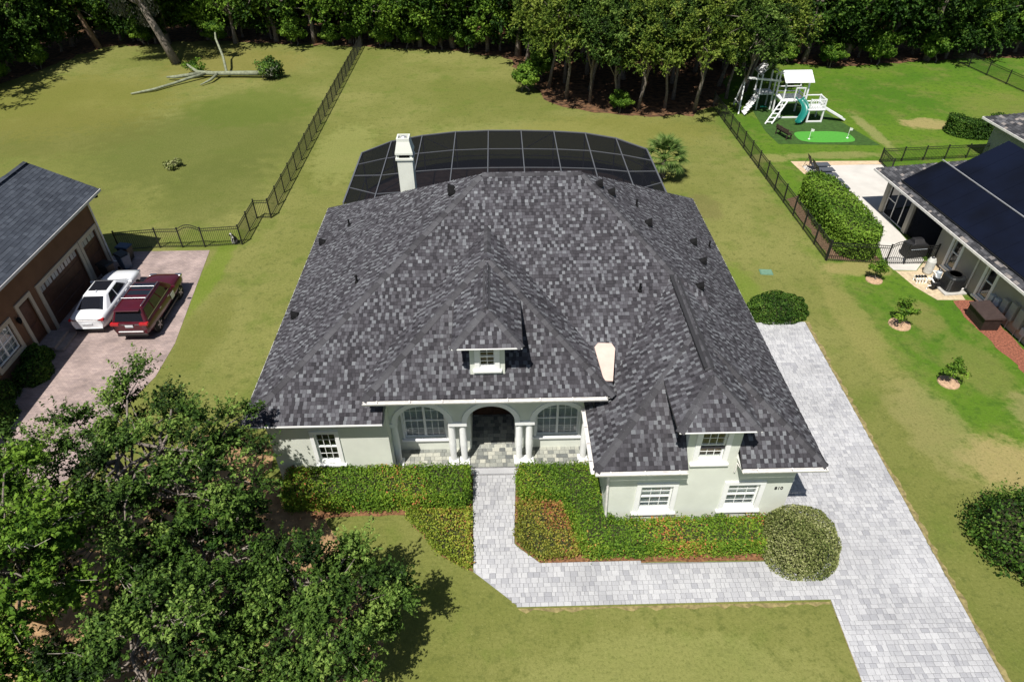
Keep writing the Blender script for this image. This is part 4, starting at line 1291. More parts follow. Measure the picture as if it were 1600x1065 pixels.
for row,(y0,x0,x1,st) in enumerate(((88,-62,66,5.2),(95,-66,72,6.0),(104,-72,78,7))):
    x=x0
    while x<x1:
        put((P0,P2,P1)[rr.choice((0,0,1,1,2))],x+rr.uniform(-1.2,1.2),y0+rr.uniform(-1.8,1.8),rr.uniform(.95,1.3)); x+=st
for x,y in ((14,72),(18,74),(9,74),(23,72),(5,78),(27,80),(16,80),(10,82)): put((P0,P2)[rr.randint(0,1)],x,y,rr.uniform(.9,1.2))
# low undergrowth along the wood edge
U=make_tree('shrub','low bright green sapling growing at the foot of the wood',2.4,1.25,1.1,1.15,40,160,.2,g(60),LF_BRIGHT,.05,3,.34,.4,'saplings at the foot of the wood',nl=8); U['category']='shrub'
for x,y,s in ((-39.5,80.5,1.1),(-31.5,80.5,1.0),(-22.5,79.8,1.2),(-18.5,79.6,.9),(-12.5,78.6,1.1),(-9.6,77.8,1.0),(-6.4,77.3,1.3),(-3.0,76.2,1.1),(2.6,63.2,1.05),(4.0,66.5,1.1),(10.6,57.5,.75),(33.5,69.2,1.0),(38.5,70.2,1.3),(29.5,70.6,.8),(44.5,70.6,1.2),(-48.5,67,1.3),(-47,72,1.1),(24.5,68.5,1.1),(-15.6,79.6,1.2)): put(U,x,y,s)
for x,y,s_ in ((-51,64.5,1.1),(-50,68,1.2),(-49.5,71.5,1.1),(-48.6,75,1.2),(-47.8,78.4,1.0),(-53,61,1.2),(-41.5,82.2,.9),(-38.6,81.2,1.0),(-52,73,1.4),(-51,78,1.4),(46.5,71.6,.9),(51,73,1.1),(55,73.6,1.1)): put(P5,x,y,s_)
# leaning trunks at the far lawn
t=thing('pine_tree','bare leaning pine trunk rising out of the wood at the lawn corner','tree',(-44.2,79.6,0))
MB().tube([(0,0,-.1),(-1.0,.3,3.2),(-2.3,.6,7),(-4,1,12)],[.34,.27,.23,.18],10).build('trunk',MAT_BARKP,t,smooth=True,local=True)
me,_c=crown_mesh('crown',2.2,1.6,40,150,.26,g(71),LF_DARK); link_mesh('crown',me,t,(-4,1,12.6))
t=thing('oak_tree','leaning grey oak trunk hung with moss standing on the far lawn','tree',(-33.5,73.6,0))
mb=MB(); mb.tube([(0,0,-.1),(-1.2,.6,3),(-2.7,1.2,6.5),(-4,2,10)],[.48,.36,.30,.2],10)
r_=g(72)
for q in ((-4.5,0,6.8),(-.5,1,7.4),(-3.5,-1.4,8),(-6,2,9)): limb(mb,(-2.2,1.0,5.4),q,.16,.05,r_)
mb.build('trunk',MAT_BARK,t,smooth=True,local=True)
me,_c=crown_mesh('crown',5.2,2.4,110,170,.27,g(73),LF_DARK,.22,open_=.35); link_mesh('crown',me,t,(-3,.6,9.4))
def moss_mesh(n,h,spread,rng):
    P=np.zeros((n,3)); P[:,:2]=rng.normal(size=(n,2))*spread; P[:,2]=-rng.random(n)*h
    V,Q=leaf_quads(P,np.tile([0,1.,0],(n,1)),.34,rng,.16,.3,droop=3); return np_mesh('moss',V,Q,rng.random(n),LF_MOSS)
mm=moss_mesh(240,1.8,.35,g(74))
for p in ((-2.4,1.0,5.2),(-3.6,.1,6.3),(-1.4,.9,6.2),(-4.2,-.4,6.6)): link_mesh('hanging_moss',mm,t,p)['kind']='stuff'

# fallen limb on the far lawn
t=thing('fallen_limb','large broken grey tree limb lying on the far lawn with wilted leaves','fallen branch',(-26.5,68.4,0))
rf=g(80); mb=MB()
mb.tube([(3.4,-.1,.45),(1.2,.1,.42),(-1.4,.2,.40),(-3.0,.35,.5),(-4.2,1.2,1.0)],[.24,.23,.21,.18,.10],10)
mb.tube([(-2.2,.2,.4),(-3.4,-1.0,.35),(-4.6,-2.2,.22),(-5.8,-3.7,.2),(-7.6,-4.6,.12)],[.15,.14,.13,.13,.07],8)
mb.tube([(-1.0,.1,.4),(-1.2,-1.4,.3),(-1.9,-2.4,.15)],[.14,.12,.06],8)
mb.tube([(-2.6,.3,.4),(-5.0,-.6,.35),(-5.8,-.4,.3)],[.2,.16,.08],8)
mb.tube([(-.2,.4,.4),(-1.0,2.6,1.3),(-2.2,5.0,2.4),(-2.6,6.6,3.3)],[.13,.12,.1,.05],8)
mb.build('limb',M('pale_grey_limb',(.215,.235,.16),.9,.3,4,bump=.5),t,smooth=True,local=True)
me,_c=crown_mesh('foliage',1.25,.8,40,120,.2,rf,LF_DARK,.4,open_=.2); link_mesh('foliage',me,t,(4.2,-.2,.75))
me,_c=crown_mesh('foliage',.9,.5,16,80,.2,rf,LF_BRIGHT,.4,open_=.2); link_mesh('foliage',me,t,(-2.7,6.5,3.2)); link_mesh('foliage',me,t,(-3.8,1.6,.7))
link_mesh('moss',moss_mesh(160,.9,.4,rf),t,(4.4,-.9,1.4))['kind']='stuff'
mb=MB()
for _ in range(16):
    d=sphere_pts(1,rf)[0]; limb(mb,(3.4,-.1,.45),(4.2+d[0]*1.2,-.2+d[1]*1.2,.7+abs(d[2])*.9),.05,.015,rf,seg=4)
mb.build('twigs',MAT_BARK,t,local=True)
# tuft on the lawn
me,_c=crown_mesh('foliage',.62,.32,18,50,.16,g(81),LF_VARIEG,.4,open_=.2)
t=thing('weed_clump','small grey green leafy clump alone on the back lawn','plant',(-24.2,47.6,0)); link_mesh('foliage',me,t,(0,0,.3))
MB().tube([(0,0,-.05),(0,.02,.25)],.03,6).build('stem',MAT_BARK,t,local=True)

# ---- hedges and shrubs
def hedge_leaves(name,poly,h0,h1,dens,size,rng,mat,noise=.07,sides=True,tonefn=None,k=.5,inset=.05):
    """leaves over the top and the sides of a clipped hedge of the given plan"""
    xs=[p[0] for p in poly]; ys=[p[1] for p in poly]
    A=(max(xs)-min(xs))*(max(ys)-min(ys)); n=int(A*dens)
    P=np.stack([rng.uniform(min(xs),max(xs),n),rng.uniform(min(ys),max(ys),n)],1)
    keep=np.array([in_poly(x,y,poly) for x,y in P]); P=P[keep]
    lum=.5+.5*np.sin(P[:,0]*2.3+1.3*np.sin(P[:,1]*1.9))*np.cos(P[:,1]*2.7+np.sin(P[:,0]*3.1))
    z=h1-.10*lum-rng.random(len(P))**2*.22+rng.normal(size=len(P))*noise*.4
    T=[np.column_stack([P,z])]; B=[np.tile([0,0,1.],(len(P),1))]
    if sides:
        m=len(poly)
        for i in range(m):
            a=np.array(poly[i]);b2=np.array(poly[(i+1)%m]); d=b2-a; L=np.linalg.norm(d); k2=int(L*(h1-h0)*dens*1.1)
            if k2<1: continue
            t=rng.random(k2); nn=np.array([d[1],-d[0]])/L
            # outward side
            mid=(a+b2)/2+nn*.05
            if in_poly(mid[0],mid[1],poly): nn=-nn
            off=noise*rng.normal(size=k2)+.04*np.sin(t*L*4)
            pp=a+d*t[:,None]+nn*off[:,None]
            zz=h0+(h1-h0)*rng.random(k2)
            T.append(np.column_stack([pp,zz])); B.append(np.tile([nn[0],nn[1],.4],(k2,1)))
    C=np.concatenate(T);Bn=unit(np.concatenate(B))
    V,Q=leaf_quads(C,Bn,size,rng,.6,k)
    tone=np.clip(rng.normal(.5,.22,len(C))+.18*np.sin(C[:,0]*1.7+C[:,1]*1.1),0,1)
    if tonefn is not None: tone=np.clip(tone+tonefn(C),0,1)
    return np_mesh(name,V,Q,tone,mat)
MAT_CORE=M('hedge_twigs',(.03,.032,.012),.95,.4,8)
def shrink(poly,d):
    cx=sum(p[0] for p in poly)/len(poly); cy=sum(p[1] for p in poly)/len(poly)
    n=len(poly); out=[]
    area=sum(poly[i][0]*poly[(i+1)%n][1]-poly[(i+1)%n][0]*poly[i][1] for i in range(n))
    sg=1 if area>0 else -1
    for i in range(n):
        p0,p1,p2=Vector(poly[i-1]),Vector(poly[i]),Vector(poly[(i+1)%n])
        e1=(p1-p0).normalized(); e2=(p2-p1).normalized()
        n1=Vector((-e1.y,e1.x))*sg; n2=Vector((-e2.y,e2.x))*sg
        b2=(n1+n2); 
        if b2.length<1e-3: b2=n1
        b2.normalize(); s=d/max(.4,b2.dot(n1))
        out.append((p1.x+b2.x*s,p1.y+b2.y*s))
    return out
def hedge(name,label,poly,h,dens,size,seed,mat,cat='hedge',core=.16,**k):
    t=thing(name,label,cat,(sum(p[0] for p in poly)/len(poly),sum(p[1] for p in poly)/len(poly),0))
    ox,oy=t.location.x,t.location.y
    lp=[(x-ox,y-oy) for x,y in poly]
    me=hedge_leaves('foliage',lp,.03,h,dens,size,g(seed),mat,**k); link_mesh('foliage',me,t)
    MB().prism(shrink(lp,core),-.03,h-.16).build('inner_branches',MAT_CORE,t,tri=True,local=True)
    return t
hedge('hedge','clipped glossy green hedge below the left arched porch window',[(-8.4,16.1),(-1.5,15.95),(-1.42,17.45),(-8.4,17.45)],.95,900,.085,101,LF_HEDGE)
hedge('hedge','L-shaped green hedge wrapping the garage corner and its front wall',[(.55,16.3),(2.2,16.2),(2.75,13.75),(9.4,13.75),(9.6,14.85),(3.85,14.85),(3.35,17.5),(.55,17.55)],.80,900,.085,102,LF_HEDGE,tonefn=lambda C:.22*np.exp(-((C[:,0]-3)**2)/4)-.05)
def cover(name,label,poly,h,seed,mat,fn=None,dens=900):
    t=thing(name,label,'ground cover',(sum(p[0] for p in poly)/len(poly),sum(p[1] for p in poly)/len(poly),0))
    ox,oy=t.location.x,t.location.y; lp=[(x-ox,y-oy) for x,y in poly]
    me=hedge_leaves('foliage',lp,.02,h,dens,.085,g(seed),mat,tonefn=fn,k=.35,noise=.06); link_mesh('foliage',me,t)
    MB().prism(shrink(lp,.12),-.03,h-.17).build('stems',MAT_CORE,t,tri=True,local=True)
    return t
cover('ground_cover','yellow green ground cover filling the wedge beside the entry walk',[(-3.75,15.8),(-1.38,15.85),(-1.3,13.45),(-2.3,14.0),(-3.2,15.1)],.34,103,LF_COVERG)
cover('ground_cover','bronze tinted ground cover between the entry walk and the L-shaped hedge',[(.5,16.1),(2.15,16.0),(2.55,13.85),(1.25,13.72),(.42,14.45)],.34,104,LF_COVER,lambda C:.18*(C[:,0]>0)*(C[:,1]>0))
def round_bush(name,label,x,y,rx,ry,h,n,size,seed,mat,flat=3.0,cat='shrub',amp=.03,group=None,loose=0.0):
    t=thing(name,label,cat,(x,y,0),0,group); rng=g(seed)
    d=sphere_pts(n,rng); d[:,2]=np.abs(d[:,2])
    # superellipsoid
    q=(np.abs(d[:,0])**flat+np.abs(d[:,1])**flat+np.abs(d[:,2])**flat)**(-1/flat)
    bump=1+amp*np.sin(d[:,0]*9+2*np.cos(d[:,1]*7))*np.cos(d[:,2]*8+d[:,1]*5)
    r=(q*bump*(1-rng.random(n)**2*(.10+loose))+loose*.5*rng.normal(size=n))[:,None]
    P=d*r*np.array([rx,ry,h]); P[:,2]=np.maximum(P[:,2],.03)
    V,Q=leaf_quads(P,d,size,rng,.6,.45)
    tone=np.clip(rng.normal(.5,.25,n)+.15*np.sin(P[:,0]*3+P[:,1]*2.5),0,1)
    link_mesh('foliage',np_mesh('foliage',V,Q,tone,mat),t)
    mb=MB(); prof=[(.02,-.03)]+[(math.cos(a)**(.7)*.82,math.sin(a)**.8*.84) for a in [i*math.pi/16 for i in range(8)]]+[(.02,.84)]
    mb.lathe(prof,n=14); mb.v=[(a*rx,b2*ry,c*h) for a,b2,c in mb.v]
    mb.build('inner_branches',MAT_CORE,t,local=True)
    return t
round_bush('shrub','large rounded variegated shrub at the corner of the paver driveway',10.35,13.85,1.28,1.22,1.75,15000,.07,110,LF_VARIEG,2.8)
round_bush('shrub','wide dark green shrub at the end of the driveway with brownish top',14.3,28.0,1.55,.95,1.15,9000,.09,111,LF_DARK,2.6,amp=.08)
round_bush('shrub','dark glossy loose bush standing alone on the olive side lawn',18.5,13.9,1.75,1.75,1.9,8000,.12,112,LF_DARK,2.1,amp=.15,loose=.17)
# long clipped hedge behind the side fence
capsule=[(20.0,33.7),(20.7,33.05),(21.6,33.15),(22.1,34.0),(22.2,37.5),(22.0,40.3),(21.4,41.4),(20.6,41.5),(20.1,40.6),(19.9,37.5)]
hedge('hedge','long tall rounded clipped hedge between the side fence and the pale patio',capsule,1.75,420,.13,113,LF_BRIGHT,noise=.08,core=.2,tonefn=lambda C:.12)
hs=[(38.2+2.15*math.cos(t_),51.9+1.6*math.sin(t_)) for t_ in [math.radians(d) for d in (155,180,205,230,255,280,305,330,355,20)]]
hs+=[(38.2+1.25*math.cos(t_),51.95+.75*math.sin(t_)) for t_ in [math.radians(d) for d in (20,355,330,305,280,255,230,205,180,155)]]
hedge('hedge','horseshoe shaped clipped hedge on the vivid green lawn',hs,1.4,520,.12,114,LF_DARK,noise=.06,core=.2)
# small citrus trees in mulch rings
CT=make_tree('citrus_tree','young citrus tree in a mulch ring near the flagstone equipment pad',1.3,.42,.42,.85,16,70,.12,g(120),LF_BRIGHT,.03,1,.5,.3,'',nl=6)
labels=['young citrus tree in a mulch ring near the short gated fence','young citrus tree in a mulch ring facing the air conditioner','young sparse citrus tree in a mulch ring farthest from the gated fence']

ring_mb=MB(); ring_mb.lathe([(.46,-.02),(.44,.05),(.2,.09),(.02,.09)],n=16)
ring_mb.build('mulch_ring',M('tan_mulch',(.45,.30,.19),.95,.25,9,bump=.5),CT,local=True)
cts=[CT,copy_tree(CT),copy_tree(CT)]
for o,(x,y),lb,rz,s in zip(cts,((20.86,31.0),(20.34,26.9),(20.52,22.5)),labels,(0,2,4),(1,1.2,1.05)):
    place(o,x,y,rz,s); o['label']=lb
# palm
t=thing('palm_tree','fan palm with spiky green fronds beside the curved pool cage','palm',(11.6,44.6,0))
mb=MB(); mb.lathe([(.24,-.1),(.2,.5),(.19,1.0),(.16,1.35)],n=12); mb.build('trunk',MAT_BARK,t,local=True)
rp=g(130)
fm=MB()
fm.tube([(0,0,0),(.55,0,.12),(.95,0,.1)],[.022,.016,.012],5)
for k in range(17):
    a=(k-8)/8*1.25; L=.85*(1-.25*abs(a)/1.25)
    d=Vector((math.cos(a),math.sin(a),-.05)); s=Vector((-math.sin(a),math.cos(a),0))*.035
    b0=Vector((.9,0,.1)); m_=b0+d*L*.55+Vector((0,0,.05)); e_=b0+d*L+Vector((0,0,-.22*L))
    fm.add([b0,m_+s,e_,m_-s],[(0,1,2,3)],tone=float(rp.random()))
fme=fm.mesh('frond',LF_PALM)
for k in range(34):
    a=k*2.399; el=math.radians(80-95*(k/34)**.8)
    o=link_mesh('frond',fme,t,(0,0,1.3+.05*rp.random()),(0,-el,a),(1.15,)*3)
# shrubs by the brown house, in its shade
for i,(x,y,rx,h,lb) in enumerate(((-22.6,25.3,.75,.8,'dark rounded shrub in the shade beside the brown house steps'),(-22.1,24.2,.8,.75,'low green shrub on the mulch edge beside the brick driveway'),(-23.0,22.6,.95,.9,'broad dark shrub below the brown house window'),(-22.3,21.3,.9,.8,'leafy green shrub beside the concrete garden edging'))):
    round_bush('shrub',lb,x,y,rx,rx,h,2600,.11,140+i,LF_DARK,2.3,amp=.1,loose=.06)

# ------------------------------------------------------------------ brown neighbour house (faces +x)
MAT_BROWN=M('brown_stucco',(.16,.085,.048),.9,.12,1.2,bump=.3,bscale=40)
MAT_CREAM=M('cream_trim',(.50,.44,.35),.8,.06,2)
MAT_SLATE=brick_mat('blue_grey_shingles',(.042,.05,.066),(.062,.072,.092),(.03,.034,.044),3.2,0,.55,.42)
MAT_WOOD=M('brown_garage_door',(.11,.052,.032),.5,.2,3)
def slope_mat_shingle(name,stops):
    return tone_mat(name,stops,.9,grain=.2,gscale=50,big=.1,bigscale=.4)
MAT_SH2=slope_mat_shingle('slate_blue_shingle',[(0,(.036,.043,.058)),(.5,(.047,.056,.074)),(1,(.066,.077,.098))])
MAT_SH3=slope_mat_shingle('weathered_shingle',[(0,(.03,.031,.036)),(.5,(.06,.062,.07)),(.85,(.12,.12,.13)),(1,(.28,.25,.23))])
def simple_shingles(mb,poly,zf,u,v,rng,expo=.2,wmin=.2,wmax=.4):
    u,v=Vector(u),Vector(v); slope=zf(v.x,v.y)-zf(0,0); k=math.sqrt(1+slope*slope)
    P2=[(Vector(p).dot(u),Vector(p).dot(v)) for p in poly]; vmin=min(p[1] for p in P2); vmax=max(p[1] for p in P2); dv=expo/k
    nrm=Vector((-v.x*slope,-v.y*slope,1)).normalized(); vv=vmin
    def pt(uu,vq,off):
        X,Y=u.x*uu+v.x*vq,u.y*uu+v.y*vq; return Vector((X,Y,zf(X,Y)))+nrm*off
    while vv<vmax:
        for a,c in scan(P2,min(vv+dv*.5,vmax-1e-4)):
            x=a-rng.random()*wmax
            while x<c:
                w=rng.uniform(wmin,wmax); x0,x1=max(x,a),min(x+w,c); x+=w
                if x1-x0<.04: continue
                lo=rng.uniform(.012,.022)
                mb.add([pt(x0+.004,vv,lo),pt(x1-.004,vv,lo),pt(x1-.004,vv+dv*1.05,.004),pt(x0+.004,vv+dv*1.05,.004),pt(x0+.004,vv,-.002),pt(x1-.004,vv,-.002)],[(0,1,2,3),(4,5,1,0)],rng.random())
        vv+=dv
FRAME=Matrix.Translation((-22.9,0,0)) @ Matrix.Rotation(math.pi/2,4,'Z')
bh=thing('house','brown stucco house with slate blue shingle gable roof and two garage doors','house',(-25.5,27,0))
GD1=(28.05,31.85,0,2.45); GD2=(32.35,33.95,0,2.45); ED=(26.25,27.15,.3,2.55); BW=(23.6,25.3,1.0,2.35)
mb=MB(); wall_y(mb,14,34.3,0,4.35,0,[GD1,GD2,ED,BW])
mb.box((34.1,.2,0),(34.3,5.6,4.4)); mb.add([(34.3,.02,4.35),(34.3,5.5,4.35),(34.3,2.75,5.85)],[(0,1,2)])
mb.build('wall',MAT_BROWN,bh)
# roof: local x' along the house, y' away from the drive
be,bs=4.4,.487
rf1=[(12,-.63),(34.92,-.63),(34.92,2.66),(12,2.66)]; rf2=[(12,2.66),(34.92,2.66),(34.92,5.95),(12,5.95)]
z1=lambda x,y: be+bs*(y+.63); z2=lambda x,y: be+bs*(5.95-y)
mb=MB(); mb.slab([(x,y,z1(x,y)) for x,y in rf1],.14); mb.slab([(x,y,z2(x,y)) for x,y in rf2],.14)
br=mb.build('roof',M('brown_fascia',(.03,.028,.03),.7,.1),bh)
rs=random.Random(3); mb=MB(); simple_shingles(mb,[(15,-.63),(34.92,-.63),(34.92,2.66),(15,2.66)],z1,(1,0),(0,1),rs); simple_shingles(mb,[(15,2.66),(34.92,2.66),(34.92,5.95),(15,5.95)],z2,(-1,0),(0,-1),rs); mb.build('shingles',MAT_SH2,br,kind='stuff')
MB().box((12,-.68,be-.14),(34.95,-.632,be-.005)).build('fascia',M('pale_fascia',(.55,.55,.56),.5,.05),br)
MB().box((34.92,-.64,be-.14),(34.97,2.66,be-.14)).build('rake_board',bpy.data.materials['pale_fascia'],br)
MB().slab([(12,-.6,be-.15),(34.9,-.6,be-.15),(34.9,0,be-.15),(12,0,be-.15)],.02).build('soffit',MAT_BROWN,bh)
MB().lathe([(.05,0),(.13,.04),(.13,.14),(.04,.2)],(34.6,-.45,be-.38),10).build('flood_light',MAT_VENT,bh)
def trim_x(o,w=.16,mat=MAT_CREAM,head=True,sill=False):
    x0,x1,a,b2=o; mb=MB()
    mb.box((x0-w,-.06,a),(x0,.02,b2)); mb.box((x1,-.06,a),(x1+w,.02,b2)); mb.box((x0-w,-.065,b2+.002),(x1+w,.02,b2+w))
    if sill: mb.box((x0-w,-.07,a-w),(x1+w,.02,a-.002))
    mb.build('trim',mat,bh)
for o in (GD1,GD2):
    trim_x(o,.22)
    d=MB(); d.box((o[0],.12,0),(o[1],.16,o[3])); gd=d.build('garage_door',MAT_WOOD,bh)
    n=4
    for k in range(n):
        za,zb=.03+k*(o[3]-.03)/n,(k+1)*(o[3]-.03)/n
        w=(o[1]-o[0])
        if k<n-1: MB().box((o[0]+.05,.09,za+.03),(o[1]-.05,.119,zb-.03)).build('door_panel',MAT_WOOD,gd,bevel=.015)
        else:
            c=max(2,int(w/.62))
            for j in range(c):
                xa,xb=o[0]+w*j/c+.06,o[0]+w*(j+1)/c-.06
                MB().box((xa,.095,za+.18),(xb,.118,zb-.06)).build('door_pane',glass_mat('pale_glass',(.45,.45,.44),.2) if 'pale_glass' not in bpy.data.materials else bpy.data.materials['pale_glass'],gd)  # panes have an even pale grey base colour
                MB().box(((xa+xb)/2-.012,.085,za+.18),((xa+xb)/2+.012,.094,zb-.06)).build('glazing_bar',MAT_WOOD,gd)
trim_x(ED,.2)
d=MB(); d.box((ED[0],.1,.3),(ED[1],.14,ED[3])); dd=d.build('side_door',MAT_WOOD,bh)
for za,zb in ((.45,1.2),(1.35,2.4)): MB().box((ED[0]+.12,.07,za),(ED[1]-.12,.099,zb)).build('door_panel',MAT_WOOD,dd,bevel=.02)
MB().lathe([(.03,0),(.035,.04),(.02,.06)],(ED[0]+.08,.06,1.25),8).build('door_knob',bpy.data.materials['brass'],dd)
l=MB(); l.lathe([(.03,0),(.09,.08),(.1,.3),(.03,.38)],(ED[0]-.42,-.12,1.9),8); l.build('wall_lantern',MAT_VENT,bh)
trim_x(BW,.2,sill=True)
window_y(bh,BW,0,2,2,2,trim=0,sill=False,back=MAT_BLIND)
st=MB(); st.box((26.0,-.9,0),(27.4,0,.3)); s1=st.build('door_step',M('grey_stone_step',(.25,.22,.21),.9,.15),bh); 
m2=MB(); m2.box((26.0,-1.25,0),(27.4,-.902,.15)); m2.build('lower_step',bpy.data.materials['grey_stone_step'],s1)
MB().tube([(34.25,-.1,4.2),(34.25,-.1,.15),(34.3,-.5,.08)],.05,8).build('downspout',MAT_GUTTER,bh)
FRAME=Matrix.Identity(4)

# wheelie bins
def bin_(label,x,y,rz,body,lid):
    t=thing('wheelie_bin',label,'bin',(x,y,.012),rz,None)
    mb=MB(); a,b2,c,d=.22,.25,.28,.34
    mb.add([(-a,-b2,.08),(a,-b2,.08),(a,b2,.08),(-a,b2,.08),(-c,-d,.95),(c,-d,.95),(c,d,.95),(-c,d,.95)],[(3,2,1,0),(0,1,5,4),(1,2,6,5),(2,3,7,6),(3,0,4,7),(4,5,6,7)])
    mb.build('body',body,t,bevel=.03,local=True)
    mb=MB(); mb.add([(-.30,-.37,.955),(.30,-.37,.955),(.30,.40,.955),(-.30,.40,.955),(-.26,-.30,1.02),(.26,-.30,1.02),(.26,.34,1.05),(-.26,.34,1.05)],[(3,2,1,0),(0,1,5,4),(1,2,6,5),(2,3,7,6),(3,0,4,7),(4,5,6,7)])
    l=mb.build('lid',lid,t,local=True)
    MB().tube([(-.25,.42,.98),(.25,.42,.98)],.02,6).build('handle',body,l,local=True)
    for sx in (-1,1): 
        w=MB(); w.tube([(sx*.26,.27,.10),(sx*.32,.27,.10)],.10,12); w.build('wheel',MAT_VENT,t,local=True)
MAT_BIN=M('black_plastic',(.014,.016,.018),.45,.1); MAT_BINB=M('blue_plastic',(.03,.055,.10),.4,.1); MAT_BING=M('grey_blue_plastic',(.06,.10,.16),.4,.1)
bin_('black wheelie bin beside the white car, against the garage door',-22.25,32.6,1.2,MAT_BIN,MAT_BIN)
bin_('grey blue wheelie bin standing between two dark bins',-21.75,33.6,1.0,MAT_BING,MAT_BIN)
bin_('dark wheelie bin with blue lid beside the fence gate',-22.0,34.5,1.4,MAT_BIN,MAT_BINB)

# ------------------------------------------------------------------ cars
MAT_TYRE=M('tyre_rubber',(.015,.015,.016),.85,.15); MAT_CARGLASS=glass_mat('car_glass',(.012,.014,.02),.04)
MAT_CHROME=M('chrome',(.6,.6,.62),.4,.03,metal=1); MAT_RIM=M('alloy_rim',(.45,.45,.46),.3,.1,metal=.9)
MAT_RED=M('tail_light',(.42,.015,.02),.15,.15,8,spec=.6); MAT_BLK=M('black_trim',(.012,.012,.013),.4,.1)
MAT_PLATE=M('number_plate',(.55,.57,.60),.5,.1,8)
def car(label,paint,x,y,rz,st,gh,wheel_r,wb,tw,extras,dark_roof=None):
    t=thing('parked_car',label,'car',(x,y,.012),rz)
    mb=MB(); V=[];F=[]
    n=10
    for (yy,hb,hm,ht,zb,zm,zs,zt) in st:
        V+=[(0,yy,zb),(hb,yy,zb),(hm,yy,zm),(ht,yy,zs),(ht*.72,yy,zs+(zt-zs)*.75),(0,yy,zt),(-ht*.72,yy,zs+(zt-zs)*.75),(-ht,yy,zs),(-hm,yy,zm),(-hb,yy,zb)]
    for i in range(len(st)-1):
        for k in range(n): F.append((i*n+k,i*n+(k+1)%n,(i+1)*n+(k+1)%n,(i+1)*n+k))
    F.append(tuple(range(n))); m=(len(st)-1)*n; F.append(tuple(m+k for k in range(n-1,-1,-1)))
    mb.add(V,[f[::-1] for f in F]); body=mb.build('body',paint,t,smooth=True,sub=2,local=True)
    z0,zt,yf0,yf1,yr1,yr0,w0,w1=gh
    c=[(-w0,yr0,z0),(w0,yr0,z0),(w0*.97,yf0,z0),(-w0*.97,yf0,z0)]; tp=[(-w1,yr1,zt-.03),(w1,yr1,zt-.03),(w1,yf1,zt-.02),(-w1,yf1,zt-.02)]
    mb=MB(); mb.add(c+tp,[(4,5,6,7),(0,1,5,4),(1,2,6,5),(2,3,7,6),(3,0,4,7)])
    cab=mb.build('cabin',paint,t,smooth=True,bevel=.09,bseg=3,local=True)
    def patch(name,q,a0,a1,b0,b1,mat,off=.012,parent=t):
        A,B,C,D=[Vector(p) for p in q]   # bottom-left, bottom-right, top-right, top-left
        nrm=(B-A).cross(D-A).normalized()
        pts=[]
        for aa,bb in ((a0,b0),(a1,b0),(a1,b1),(a0,b1)):
            pts.append((A.lerp(B,aa)).lerp(D.lerp(C,aa),bb)+nrm*off)
        m=MB(); V=pts+[p-nrm*.02 for p in pts]
        m.add(V,[(0,1,2,3),(0,4,5,1),(1,5,6,2),(2,6,7,3),(3,7,4,0)]); return m.build(name,mat,parent,local=True)
    patch('rear_window',(c[0],c[1],tp[1],tp[0]),.09,.91,.10,.9,MAT_CARGLASS)
    patch('windshield',(c[2],c[3],tp[3],tp[2]),.07,.93,.06,.92,MAT_CARGLASS)
    for q,nm in (((c[1],c[2],tp[2],tp[1]),1),((c[3],c[0],tp[0],tp[3]),-1)):
        if nm==1: segs=extras['side']
        else: segs=[(1-b_,1-a_) for a_,b_ in extras['side']]
        for a_,b_ in segs: patch('side_window',q,a_,b_,.14,.86,MAT_CARGLASS)
        if extras.get('chrome'): patch('window_strip',q,min(s[0] for s in segs),max(s[1] for s in segs),.07,.12,MAT_CHROME,.014)
    # roof glass
    for a_,b_,mt in extras.get('roof',()): patch('sunroof',(tp[0],tp[1],tp[2],tp[3]),.1,.9,a_,b_,mt,.014)
    for sx in (-1,1):
        for yy in (-wb/2,wb/2):
            m=MB(); prof=[(wheel_r*.62,-.11),(wheel_r*.94,-.11),(wheel_r,-.07),(wheel_r,.07),(wheel_r*.94,.11),(wheel_r*.62,.11)]
            m.lathe(prof,n=24); m.v=[(sx*(tw-.10)+zz,yy+a_,wheel_r+b_) for a_,b_,zz in m.v]
            w=m.build('wheel',MAT_TYRE,t,local=True)
            m=MB(); m.lathe([(wheel_r*.60,-.02),(wheel_r*.62,.0),(wheel_r*.2,.012),(.02,.016)],n=20); m.v=[(sx*(tw-.10+.105+zz),yy+a_,wheel_r+b_) for a_,b_,zz in m.v]
            m.build('rim',MAT_BLK,w,local=True)
            m=MB()
            for k in range(5):
                a_=2*math.pi*k/5+.3; d=Vector((0,math.cos(a_),math.sin(a_))); o=Vector((sx*(tw+.022),yy,wheel_r))
                m.bar(o+d*.03,o+d*wheel_r*.6,.05,.02,up=(1,0,0))
            m.build('spokes',MAT_RIM,w,local=True)
            m=MB(); m.lathe([(wheel_r*1.16,0),(wheel_r*1.16,.03)],n=24); m.v=[(sx*(tw-.065+zz*1),yy+a_,wheel_r+.02+b_*1) for a_,b_,zz in m.v]
            m.build('wheel_arch',MAT_BLK,body,local=True)
        m=MB(); m.cbox((sx*(w0+.17),yf0-.35,z0+.07),(.22,.10,.14)); m.build('mirror',paint,t,bevel=.03,bseg=2,local=True)
        for hy in extras['handles']:
            m=MB(); m.cbox((sx*(tw+extras.get('hx',.005)),hy,extras['hz']),(.03,.18,.035)); m.build('door_handle',extras.get('hm',paint),t,local=True)
        for (nm,xa,xb,ya,yb,za,zb,mt) in extras['side_parts']:
            m=MB(); xs_=sorted((sx*xa,sx*xb)); m.box((xs_[0],ya,za),(xs_[1],yb,zb)); m.build(nm,mt,t,bevel=.015,local=True)
    for (nm,a_,b_,mt) in extras['parts']:
        m=MB(); m.box(a_,b_); m.build(nm,mt,t,bevel=.012,local=True)
    return t
PAINT_W=M('white_car_paint',(.76,.78,.82),.25,.02,2,coat=.8,spec=.5)
